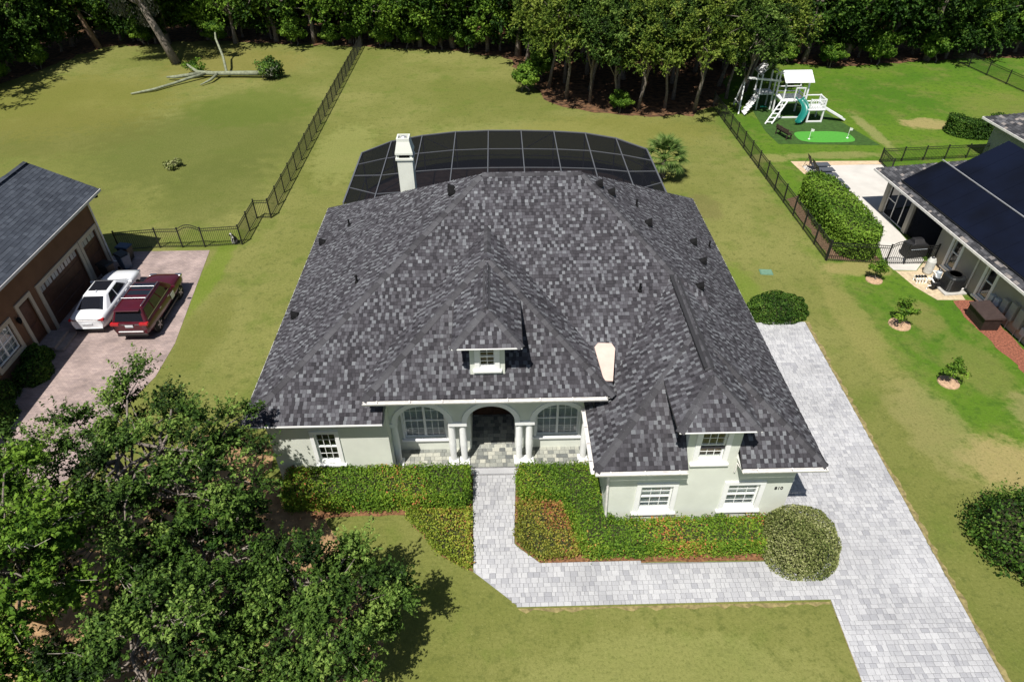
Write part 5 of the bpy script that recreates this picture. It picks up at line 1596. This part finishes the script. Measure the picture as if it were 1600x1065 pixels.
PAINT_R=M('maroon_car_paint',(.065,.005,.011),.3,.1,2,coat=.7,spec=.4)
sed=[(-2.47,.66,.76,.74,.34,.62,.88,.93),(-2.38,.80,.89,.85,.24,.64,.99,1.05),(-1.8,.86,.935,.90,.20,.64,1.02,1.09),(-.9,.87,.935,.905,.20,.62,.99,1.04),(0,.87,.935,.905,.20,.62,.97,1.01),(1.0,.87,.935,.895,.20,.62,.955,1.0),(1.7,.86,.93,.87,.20,.60,.91,.97),(2.25,.80,.88,.78,.22,.55,.80,.86),(2.47,.62,.70,.62,.32,.52,.66,.69)]
car('white sedan with dark glass roof parked beside the maroon car',PAINT_W,-20.95,29.85,.02,sed,(.97,1.46,1.12,.30,-1.0,-1.95,.83,.58),.34,2.92,.90,dict(side=[(.20,.47),(.50,.86)],roof=[(.28,.97,MAT_CARGLASS)],handles=(-.75,.25),hz=.83,chrome=False,
  side_parts=[('tail_light',.42,.86,-2.47,-2.30,.80,.92,MAT_RED),('headlight',.45,.78,2.20,2.42,.62,.74,MAT_CHROME),('side_skirt',.84,.93,-1.0,1.0,.2,.27,MAT_BLK)],
  parts=[('number_plate',(-.26,-2.50,.58),(.26,-2.46,.70),MAT_PLATE),('rear_diffuser',(-.7,-2.49,.22),(.7,-2.38,.36),MAT_BLK),('trunk_trim',(-.6,-2.485,.84),(.6,-2.45,.87),MAT_CHROME),('grille',(-.5,2.42,.42),(.5,2.50,.66),MAT_BLK),('antenna_fin',(-.03,-.85,1.45),(.03,-.68,1.50),PAINT_W)]))
suv=[(-2.40,.70,.82,.80,.42,.75,1.05,1.08),(-2.32,.84,.94,.90,.32,.76,1.12,1.14),(-1.7,.90,.97,.93,.30,.76,1.14,1.17),(-.9,.90,.97,.93,.28,.74,1.12,1.15),(0,.90,.97,.93,.28,.74,1.11,1.14),(1.0,.90,.97,.92,.28,.74,1.10,1.15),(1.7,.89,.965,.89,.30,.72,1.06,1.13),(2.25,.84,.92,.82,.36,.70,.99,1.05),(2.42,.68,.78,.70,.42,.66,.86,.90)]
car('maroon sport utility car with roof rails parked at the lawn edge',PAINT_R,-18.40,29.1,.0,suv,(1.10,1.76,1.12,.40,-1.98,-2.30,.87,.68),.385,2.9,.93,dict(side=[(.06,.30),(.33,.58),(.61,.86)],roof=[(.50,.66,MAT_CARGLASS),(.70,.94,MAT_CARGLASS)],handles=(-.85,.20),hz=.98,chrome=True,hm=MAT_CHROME,
  side_parts=[('tail_light',.50,.92,-2.41,-2.22,.98,1.12,MAT_RED),('headlight',.5,.85,2.15,2.38,.84,.98,MAT_CHROME),('roof_rail',.60,.64,-1.85,.30,1.79,1.83,MAT_CHROME),('lower_cladding',.88,.985,-1.0,1.0,.3,.42,MAT_BLK)],
  parts=[('number_plate',(-.2,-2.44,.90),(.2,-2.39,1.03),MAT_PLATE),('bumper_step',(-.62,-2.46,.62),(.62,-2.38,.68),MAT_CHROME),('rear_valance',(-.75,-2.42,.36),(.75,-2.33,.50),MAT_BLK),('crossbar',(-.62,-1.2,1.81),(.62,-1.16,1.84),MAT_CHROME),('crossbar',(-.62,-.15,1.81),(.62,-.11,1.84),MAT_CHROME),('door_magnet',(.975,.35,.62),(.982,.75,.95),M('white_magnet',(.8,.8,.78),.6,.05)),('rear_spoiler',(-.62,-2.20,1.70),(.62,-1.95,1.74),PAINT_R),('grille',(-.55,2.36,.6),(.55,2.45,.9),MAT_BLK)]))

# ------------------------------------------------------------------ right neighbour house (faces -x, turned a few degrees)
MAT_GREIGE=M('greige_stucco',(.40,.375,.32),.9,.06,1.5,bump=.25,bscale=50)
MAT_SOLAR=M('solar_mat_black',(.005,.006,.010),.55,.3,.35,spec=.08,col2=(.006,.009,.022))
FRAME=Matrix.Translation((24.75,39.1,0)) @ Matrix.Rotation(math.radians(-86.2),4,'Z')
rh=thing('house','greige stucco house with dark solar mats on its shingle roof','house',(29,33,0))
N1=(7.15,7.85,.30,2.15); N2=(10.05,10.75,.30,2.15)
mb=MB(); wall_y(mb,5.9,20,0,2.62,0,[N1,N2])
mb.box((5.9,.2,0),(6.1,6,2.6)); mb.box((0,5.8,0),(20,6,2.6))
mb.box((3.8,.0,2.25),(5.9,.2,2.62)); mb.box((-.05,.0,2.3),(3.8,.2,2.62)); mb.box((-.05,.2,2.3),(.15,6,2.62))
mb.build('wall',MAT_GREIGE,rh)
for x in (.0,2.75,): 
    m=MB(); m.box((x,-.02,0),(x+.34,.3,2.3)); m.build('porch_column',MAT_GREIGE,rh)
MB().box((-.02,5.5,0),(.32,5.8,2.3)).build('porch_column',MAT_GREIGE,rh)
for a,b2 in ((.34,2.75),(3.09,5.9)):
    MB().add([(a,.14,.05),(b2,.14,.05),(b2,.14,2.3),(a,.14,2.3)],[(0,1,2,3)]).build('porch_screen',MAT_SCREEN,rh)
for a in (.34,1.2,1.24+.8): 
    MB().box((a,.1,.02),(a+.05,.16,2.3)).build('screen_frame',MAT_GUTTER,rh)
MB().box((.34,.1,.02),(2.75,.16,.08)).build('screen_frame',MAT_GUTTER,rh); MB().box((.4,.1,1.1),(1.2,.16,1.15)).build('screen_frame',MAT_GUTTER,rh)
MB().box((0,.3,0),(5.9,5.8,.03)).build('porch_floor',M('porch_floor_grey',(.2,.18,.17),.8),rh)
re_,rs_=2.72,.55
pl=lambda x,y: re_+rs_*(y+.8); pb=lambda x,y: re_+rs_*(x+.6)
f1=[(-.6,-.8),(22,-.8),(22,8),(8.2,8)]; f2=[(-.6,16.8),(-.6,-.8),(8.2,8)]
mb=MB(); mb.slab([(x,y,pl(x,y)) for x,y in f1],.06); mb.slab([(x,y,pb(x,y)) for x,y in f2],.06)
mb.add([(8.2,8,pl(0,8)),(22,8,pl(0,8)),(22,16.8,re_),(-.6,16.8,re_)],[(0,1,2,3)])
rr_=mb.build('roof',MAT_DECK,rh)
rs=random.Random(8); mb=MB(); simple_shingles(mb,f1,pl,(1,0),(0,1),rs,.16,.18,.32); simple_shingles(mb,f2,pb,(0,-1),(1,0),rs,.16,.18,.32); mb.build('shingles',MAT_SH3,rr_,kind='stuff')
MB().bar((-.6,-.83,re_-.08),(22,-.83,re_-.08),.05,.13).build('gutter',MAT_GUTTER,rr_); MB().bar((-.63,-.85,re_-.08),(-.63,16.8,re_-.08),.05,.13).build('gutter',MAT_GUTTER,rr_)
MB().slab([(-.55,-.75,re_-.1),(22,-.75,re_-.1),(22,.02,re_-.1),(-.55,.02,re_-.1)],.02).build('soffit',MAT_SOFFIT,rh)
for (ya,yb,xa) in ((-.42,1.62,1.75),(1.72,4.4,2.75)):
    x=xa; i=0
    while x<18:
        x2=x+1.22
        MB().slab([(x+.008,ya,pl(x,ya)+.075),(x2-.008,ya,pl(x,ya)+.075),(x2-.008,yb,pl(x,yb)+.075),(x+.008,yb,pl(x,yb)+.075)],.03).build('solar_mat',MAT_SOLAR,rr_); x=x2
MB().bar((1.7,1.66,pl(0,1.66)+.10),(18,1.66,pl(0,1.66)+.10),.045,.045).build('solar_header_pipe',M('grey_pipe',(.35,.36,.38),.5),rr_)
MB().tube([(1.75,-.48,pl(0,-.48)+.08),(18,-.48,pl(0,-.48)+.08)],.035,6).build('solar_header_pipe',MAT_BLK,rr_)
window_y(rh,N1,0,1,1,1,trim=.16,sill=True,back=MAT_ROOM); window_y(rh,N2,0,1,1,1,trim=.16,sill=True,back=MAT_ROOM)
MB().tube([(9.3,-.06,2.55),(9.3,-.06,.2),(9.35,-.5,.1)],.045,6).build('downspout',MAT_GUTTER,rh)
MAT_BOX=M('meter_box_grey',(.36,.37,.35),.5,.08); MAT_BOX2=M('meter_box_blue',(.42,.47,.52),.5,.08); MAT_BOX3=M('meter_box_green',(.42,.47,.40),.5,.08)
for i,(x,z,w,h,mt) in enumerate(((11.05,.62,.28,.42,MAT_BOX2),(11.42,.66,.34,.4,MAT_BOX2),(11.9,.6,.36,.75,MAT_BOX),(12.45,.55,.4,.95,MAT_BOX),(13.05,.5,.42,1.0,MAT_BOX),(13.6,1.0,.3,.4,MAT_BOX2),(13.62,.42,.32,.38,MAT_BOX2),(14.1,1.05,.4,.45,MAT_BOX3),(14.12,.4,.42,.45,MAT_BOX3))):
    m=MB(); m.box((x,-.22,z),(x+w,-.004,z+h)); b_=m.build('meter_box',mt,rh,bevel=.015)
    MB().tube([(x+w/2,-.08,z),(x+w/2,-.08,.0)],.025,6).build('conduit',mt,b_)
# small rear wing seen past the roof
mb=MB(); mb.box((-7.6,12.2,0),(-3,20,2.7)); mb.build('rear_wing_wall',M('grey_wing_stucco',(.33,.33,.33),.9,.05),rh)
rw=lambda x,y:2.75+.5*(y-11.5)
rwp=[(-8.2,11.5),(-1,11.5),(-1,16),(-3.7,16)]
mb=MB(); mb.slab([(x,y,rw(x,y)) for x,y in rwp],.06); mb.add([(-8.2,11.5,2.75),(-3.7,16,5),(-8.2,20.5,2.75)],[(0,2,1)]); wr=mb.build('rear_wing_roof',MAT_DECK,rh)
mb=MB(); simple_shingles(mb,rwp,rw,(1,0),(0,1),rs,.2,.2,.4); mb.build('shingles',MAT_SH3,wr,kind='stuff')
MB().bar((-8.2,11.47,2.68),(-1,11.47,2.68),.06,.14).build('gutter',MAT_GUTTER,wr); MB().bar((-8.23,11.47,2.68),(-8.23,20.5,2.68),.06,.14).build('gutter',MAT_GUTTER,wr)
FRAME=Matrix.Identity(4)

# equipment beside the right house
t=thing('air_conditioner','black round cornered air conditioner on a slab by the greige wall','air conditioner',(24.55,30.0,.012),.07)
MB().box((-.62,-.62,0),(.62,.62,.08)).build('slab',M('concrete_pad',(.45,.44,.41),.9),t,local=True)
m=MB(); pr=[(.42,.08),(.47,.14),(.47,.86),(.40,.95),(.1,.97)]; m.lathe(pr,n=24)
def sq(p):
    a=math.atan2(p[1],p[0]); r=math.hypot(p[0],p[1]); k=(abs(math.cos(a))**4+abs(math.sin(a))**4)**(-1/4); return (p[0]*k,p[1]*k,p[2])
m.v=[sq(p) for p in m.v]; m.build('casing',MAT_BIN,t,local=True,bevel=.01)
m=MB()
for k in range(5): m.lathe([(.08+.07*k,.972),(.10+.07*k,.985),(.095+.07*k,.99)],n=20)
m.build('fan_grille',MAT_BLK,t,local=True)
for k in range(9):
    m=MB(); m.lathe([(.475,.18+.075*k),(.485,.19+.075*k),(.475,.20+.075*k)],n=20); m.v=[sq(p) for p in m.v]; m.build('louvre',MAT_BLK,t,local=True)
def filt(name,label,x,y,prof,mat,extra=None):
    t=thing(name,label,'pool equipment',(x,y,.012)); m=MB(); m.lathe(prof,n=16); m.build('tank',mat,t,smooth=False,local=True)
    m=MB(); m.tube([(.1,0,.15),(.45,-.05,.15),(.45,-.3,.05)],.035,6); m.build('pipe',MAT_WHITE,t,local=True)
    m=MB(); m.lathe([(.09,prof[-1][1]),(.09,prof[-1][1]+.06),(.03,prof[-1][1]+.12)],n=10); m.build('cap',MAT_BLK,t,local=True)
filt('pool_filter','tall pale grey pool filter tank below the narrow window',24.15,31.6,[(.2,0),(.24,.1),(.24,.8),(.16,.98),(.05,1.0)],M('pale_tank',(.55,.55,.52),.5))
filt('pool_filter','short grey cartridge canister beside the tall filter tank',24.35,30.95,[(.14,0),(.16,.06),(.16,.5),(.08,.6)],MAT_BOX2)
def pump(label,x,y,rz):
    t=thing('pool_pump',label,'pool equipment',(x,y,.012),rz)
    MB().box((-.2,-.14,0),(.35,.14,.05)).build('base',MAT_BLK,t,local=True)
    MB().tube([(.0,0,.2),(.36,0,.2)],.11,12).build('motor',MAT_BLK,t,local=True)
    m=MB(); m.lathe([(.12,.05),(.12,.32),(.1,.36)],(-.14,0,0),12); m.build('strainer',MAT_BLK,t,local=True)
    MB().tube([(-.14,0,.22),(-.45,.05,.22),(-.45,.05,.02)],.035,8).build('pipe',MAT_WHITE,t,local=True)
    MB().tube([(-.05,0,.3),(-.05,.25,.45),(-.05,.5,.4),(-.05,.5,.03)],.035,8).build('pipe',MAT_WHITE,t,local=True)
pump('black pool pump beside the air conditioner',23.75,30.1,.3)
pump('black pool pump beside the short grey canister',24.1,30.55,-.2)
t=thing('valve_cluster','white pipe cluster with black valve handles on the flagstone pad','pipes',(23.3,30.7,.012))
for k in range(4):
    MB().tube([(-.25+.16*k,-.1,0),(-.25+.16*k,-.1,.28),(-.25+.16*k,.25,.28),(-.25+.16*k,.25,0)],.033,8).build('pipe',MAT_WHITE,t,local=True)
    MB().cbox((-.25+.16*k,.08,.35),(.09,.16,.07)).build('valve_handle',MAT_BLK,t,local=True)
t=thing('deck_box','dark brown wooden storage box on red mulch by the meter boxes','box',(24.62,27.0,.006),-.03)
m=MB()
for k in range(5): m.box((-.44,-.72,.02+.13*k),(.44,.72,.14+.13*k))
m.build('body',M('dark_brown_wood',(.028,.019,.017),.6,.25),t,local=True)
MB().add([(-.5,-.78,.68),(.5,-.78,.68),(.5,.78,.68),(-.5,.78,.68),(-.5,-.78,.72),(.5,-.78,.82),(.5,.78,.82),(-.5,.78,.72)],[(3,2,1,0),(4,5,6,7),(0,1,5,4),(1,2,6,5),(2,3,7,6),(3,0,4,7)]).build('lid',M('dark_brown_lid',(.055,.038,.036),.5,.15),t,local=True)
t=thing('grill','barbecue grill under a black cover beside the gated fence','grill',(24.25,33.55,.014),.1)
m=MB(); m.add([(-.62,-.34,.04),(.62,-.34,.04),(.62,.34,.04),(-.62,.34,.04),(-.62,-.36,.82),(.62,-.36,.82),(.62,.34,.82),(-.62,.34,.82),(-.34,-.32,.92),(.34,-.32,.92),(.34,.3,.92),(-.34,.3,.92),(-.28,-.12,1.12),(.28,-.12,1.12),(.28,.16,1.12),(-.28,.16,1.12)],[(0,1,5,4),(1,2,6,5),(2,3,7,6),(3,0,4,7),(4,5,9,8),(5,6,10,9),(6,7,11,10),(7,4,8,11),(8,9,13,12),(9,10,14,13),(10,11,15,14),(11,8,12,15),(12,13,14,15)])
m.build('cover',M('black_grill_cover',(.016,.016,.018),.6,.2,6,bump=.5),t,bevel=.03,bseg=2,local=True)
MB().tube([(-.5,-.38,.6),(.5,-.38,.6)],.015,6).build('strap',MAT_BOX2,t,local=True)
for sx in (-.5,.5): MB().tube([(sx,-.2,.05),(sx+.06,-.2,.05)],.06,10).build('wheel',MAT_TYRE,t,local=True)
t=thing('valve_box','square green utility lid set in the olive side lawn','utility cover',(15.1,32.0,0),-.1)
MB().box((-.36,-.28,-.02),(.36,.28,.035)).build('rim',M('green_plastic',(.11,.22,.15),.6,.1),t,bevel=.015,local=True)
for k in range(3): MB().box((-.30,-.22+.155*k,.036),(.30,-.09+.155*k,.046)).build('lid_rib',M('green_lid',(.15,.27,.19),.6,.1) if k==0 else bpy.data.materials['green_lid'],t,local=True)
# loungers
MAT_LNG=M('dark_sling',(.03,.032,.038),.6,.1); 
def lounger(x,y):
    t=thing('sun_lounger','dark sling sun lounger in the row on the pale patio behind the long hedge','lounger',(x,y,.012),0,'sun loungers lined up on the patio')
    for sy in (-.31,.31):
        MB().tube([(.0,sy,.32),(1.35,sy,.32)],.022,6).build('side_rail',MAT_LNG,t,local=True)
        for lx in (.1,1.25): MB().tube([(lx,sy,.32),(lx-.04 if lx<1 else lx+.04,sy,0)],.02,6).build('leg',MAT_LNG,t,local=True)
    MB().slab([(.02,-.3,.34),(1.35,-.3,.34),(1.35,.3,.34),(.02,.3,.34)],.02).build('seat',M('grey_sling',(.08,.09,.11),.6) if 'grey_sling' not in bpy.data.materials else bpy.data.materials['grey_sling'],t,local=True)
    MB().slab([(-.28,-.3,1.05),(.02,-.3,.36),(.02,.3,.36),(-.28,.3,1.05)],.04).build('backrest',MAT_LNG,t,local=True)
    MB().tube([(-.16,-.28,.8),(-.42,-.28,.02)],.016,6).build('prop',MAT_LNG,t,local=True); MB().tube([(-.16,.28,.8),(-.42,.28,.02)],.016,6).build('prop',MAT_LNG,t,local=True)
for y in (45.6,44.75,43.85,42.9,41.95): lounger(22.65 if y>44.5 else 22.55,y)
# bench by the putting green
t=thing('bench','dark brown wooden bench on the turf beside the putting green','bench',(22.75,51.6,.01),1.9)
MAT_BEN=M('bench_wood',(.05,.032,.026),.7,.2)
for k in range(3): MB().box((-.75,-.2+.14*k,.40),(.75,-.08+.14*k,.44)).build('seat_slat',MAT_BEN,t,local=True)
for k in range(2): MB().box((-.75,.26,.55+.16*k),(.75,.30,.67+.16*k)).build('back_slat',MAT_BEN,t,local=True)
for sx in (-.65,.65):
    MB().box((sx-.04,-.2,0),(sx+.04,-.12,.4)).build('leg',MAT_BEN,t,local=True); MB().box((sx-.04,.22,0),(sx+.04,.26,.86)).build('leg',MAT_BEN,t,local=True); MB().box((sx-.05,-.22,.58),(sx+.05,.24,.62)).build('armrest',MAT_BEN,t,local=True)

# ------------------------------------------------------------------ play set
pw=M('play_white',(.80,.81,.83),.6,.03); pg=M('green_slide',(.01,.16,.13),.3,.1)
t=thing('play_set','white wooden play set with teal tube slide and gabled tower roofs','play set',(24.6,56.2,.01),0)
def pbar(n,a,b2,w=.11): MB().bar(a,b2,w).build(n,pw,t,local=True)
# big tower (x -.9..1.0, y -.6..1.0) platform 1.5, roof at 2.6
for x in (-.9,1.0):
    for y in (-.6,1.0): pbar('post',(x,y,0),(x,y,2.9 if y<0 else 3.1))
MB().box((-1,-.7,1.42),(1.1,1.1,1.5)).build('platform',pw,t,local=True)
for z in (1.75,2.15):
    for a,b2 in (((-.9,1.0),(1.0,1.0)),((1.0,-.6),(1.0,1.0))): pbar('rail',(a[0],a[1],z),(b2[0],b2[1],z),.07)
for k in range(6): MB().slab([(-1.15,-.95+.19*k,3.05+.11*k),(1.25,-.95+.19*k,3.05+.11*k),(1.25,-.78+.19*k,3.14+.11*k),(-1.15,-.78+.19*k,3.14+.11*k)],.03).build('roof_board',pw,t,local=True)
for k in range(6): MB().slab([(-1.15,1.38-.19*k,3.05+.11*k),(-1.15,1.21-.19*k,3.14+.11*k),(1.25,1.21-.19*k,3.14+.11*k),(1.25,1.38-.19*k,3.05+.11*k)],.03).build('roof_board',pw,t,local=True)
# low tower to the right with railing and white slide
for x in (1.1,2.3):
    for y in (-1.6,-.4): pbar('post',(x,y,0),(x,y,1.9))
MB().box((1.0,-1.7,1.0),(2.4,-.3,1.07)).build('platform',pw,t,local=True)
for z in (1.35,1.85):
    for a,b2 in (((1.1,-1.6),(2.3,-1.6)),((2.3,-1.6),(2.3,-.4)),((1.1,-.4),(2.3,-.4))): pbar('rail',(a[0],a[1],z),(b2[0],b2[1],z),.07)
for k in range(7): pbar('baluster',(1.1+.2*k,-1.6,1.07),(1.1+.2*k,-1.6,1.85),.05)
for k in range(5): pbar('baluster',(2.3,-1.6+.24*k,1.07),(2.3,-1.6+.24*k,1.85),.05)
m=MB(); m.slab([(2.4,-1.45,1.08),(2.4,-.95,1.08),(4.3,-1.1,.10),(4.3,-1.6,.10)],.06); m.build('slide',pw,t,local=True)
for yy in (-1.47,-.93): MB().bar((2.4,yy,1.14),(4.3,yy-.15,.16),.05,.14).build('slide_side',pw,t,local=True)
pbar('base_beam',(1.1,-1.6,.06),(2.3,-1.6,.06),.1); pbar('base_beam',(-.9,-.6,.06),(1.0,-.6,.06),.1)
# curved green slide
P=[];
for k in range(12):
    a=k/11; P.append((.35+.45*math.sin(a*3.6),-.75-1.5*a,1.62-1.45*a))
m=MB(); V=[]
for (x,y,z) in P:
    for j in range(7):
        b2=math.pi*j/6; V.append((x-.34*math.cos(b2),y,z+.24-.26*math.sin(b2)))
m.add(V,[(7*i+j,7*i+j+1,7*i+j+8,7*i+j+7) for i in range(11) for j in range(6)]); o=m.build('tube_slide',pg,t,smooth=True,local=True)
so=o.modifiers.new('th','SOLIDIFY'); so.thickness=.05
m=MB(); m.box((-.05,-.78,1.5),(.02,-.66,2.5)); m.box((.68,-.78,1.5),(.75,-.66,2.5)); m.box((-.05,-.78,2.5),(.75,-.66,2.58)); m.build('slide_hood',pw,t,local=True)
# ladder
for sx in (0,.55): pbar('ladder_rail',(-.9+sx,-.55,1.6),(-2.5+sx*1.0,-2.0,.05),.09)
for k in range(6):
    a=(k+.5)/6; pbar('rung',(-.9-1.6*a,-.55-1.45*a,1.6-1.55*a),(-.35-1.6*a,-.55-1.45*a,1.6-1.55*a),.07)
# swing beam with A-frame and a second gable to the left
pbar('swing_beam',(-.9,.6,2.7),(-3.6,1.6,2.7),.14)
for d in (-1,1): pbar('frame_leg',(-3.6,1.6,2.7),(-3.9+.1*d,1.6+1.1*d,.0),.1)
pbar('frame_tie',(-3.83,.7,.6),(-3.83,2.5,.6),.08)
for f in (.35,.68):
    bx_,by_=-.9-2.7*f,.6+1.0*f
    for d in (-.2,.2): MB().tube([(bx_+d,by_,2.65),(bx_+d,by_-.1,.5)],.012,4).build('swing_chain',MAT_BLK,t,local=True)
    MB().cbox((bx_,by_-.1,.48),(.5,.18,.03)).build('swing_seat',pg,t,local=True)
for x in (-2.2,-1.0):
    for y in (1.5,2.6): pbar('post',(x,y,0),(x,y,3.0))
MB().box((-2.3,1.4,1.3),(-.9,2.7,1.38)).build('platform',pw,t,local=True)
for s in (-1,1):
    for k in range(4): MB().slab([(-1.6+s*(.9-.2*k),1.2,3.0+.2*k),(-1.6+s*(.72-.2*k),1.2,3.18+.2*k),(-1.6+s*(.72-.2*k),2.9,3.18+.2*k),(-1.6+s*(.9-.2*k),2.9,3.0+.2*k)][::s],.03).build('roof_board',pw,t,local=True)
for k in range(6): MB().slab([(-2.35-.22*k,.9-.18*k,1.3-.2*k),(-2.35-.22*k,1.9-.18*k,1.3-.2*k),(-2.55-.22*k,1.9-.18*k,1.12-.2*k),(-2.55-.22*k,.9-.18*k,1.12-.2*k)],.03).build('climbing_board',pw,t,local=True)

# ------------------------------------------------------------------ dog behind the fence
t=thing('dog','black and white dog sitting behind the fence corner','dog',(-16.25,36.35,0),2.5)
verts=[((0,0,.22),.15,.15),((0,.06,.36),.15,.14),((0,.13,.50),.12,.12),((0,.16,.60),.08,.08),((0,.20,.68),.085,.085),((0,.29,.66),.05,.05),((0,.35,.65),.035,.035),
 ((.09,.16,.40),.05,.05),((.09,.19,.2),.035,.035),((.09,.20,.03),.035,.03),((.09,.25,.02),.03,.025),((-.09,.16,.40),.05,.05),((-.09,.19,.2),.035,.035),((-.09,.20,.03),.035,.03),((-.09,.25,.02),.03,.025),
 ((.13,.02,.16),.09,.08),((.15,.16,.12),.06,.05),((.15,.02,.03),.03,.03),((.15,.16,.02),.03,.025),((-.13,.02,.16),.09,.08),((-.15,.16,.12),.06,.05),((-.15,.02,.03),.03,.03),((-.15,.16,.02),.03,.025),
 ((0,-.12,.10),.04,.04),((0,-.26,.05),.028,.028),((.06,.17,.77),.025,.025),((-.06,.17,.77),.025,.025)]
ed=[(0,1),(1,2),(2,3),(3,4),(4,5),(5,6),(1,7),(7,8),(8,9),(9,10),(1,11),(11,12),(12,13),(13,14),(0,15),(15,16),(16,17),(17,18),(0,19),(19,20),(20,21),(21,22),(0,23),(23,24),(4,25),(4,26)]
me=bpy.data.meshes.new('body'); me.from_pydata([v[0] for v in verts],ed,[])
m_,nt,b=newmat('dog_fur')
geo=_n(nt,'ShaderNodeTexCoord'); sp=_n(nt,'ShaderNodeSeparateXYZ'); nt.links.new(geo.outputs['Object'],sp.inputs[0])
no=_n(nt,'ShaderNodeTexNoise'); no.inputs['Scale'].default_value=9; nt.links.new(geo.outputs['Object'],no.inputs['Vector'])
ad=_n(nt,'ShaderNodeMath',operation='MULTIPLY_ADD'); nt.links.new(no.outputs[0],ad.inputs[0]); ad.inputs[1].default_value=.12; nt.links.new(sp.outputs[1],ad.inputs[2])
rp_=ramp(nt,[(.13,(.02,.018,.018)),(.25,(.75,.73,.70)),(.33,(.02,.018,.018)),(1,(.02,.018,.018))]); rp_.color_ramp.interpolation='CONSTANT'
nt.links.new(ad.outputs[0],rp_.inputs[0]); nt.links.new(rp_.outputs[0],b.inputs['Base Color']); b.inputs['Roughness'].default_value=.9
me.materials.append(m_)
o=link_mesh('body',me,t)
sk=o.modifiers.new('skin','SKIN')
for i,v in enumerate(verts): me.skin_vertices[0].data[i].radius=(v[1],v[2])
me.skin_vertices[0].data[0].use_root=True
sb=o.modifiers.new('sub','SUBSURF'); sb.levels=1; sb.render_levels=2
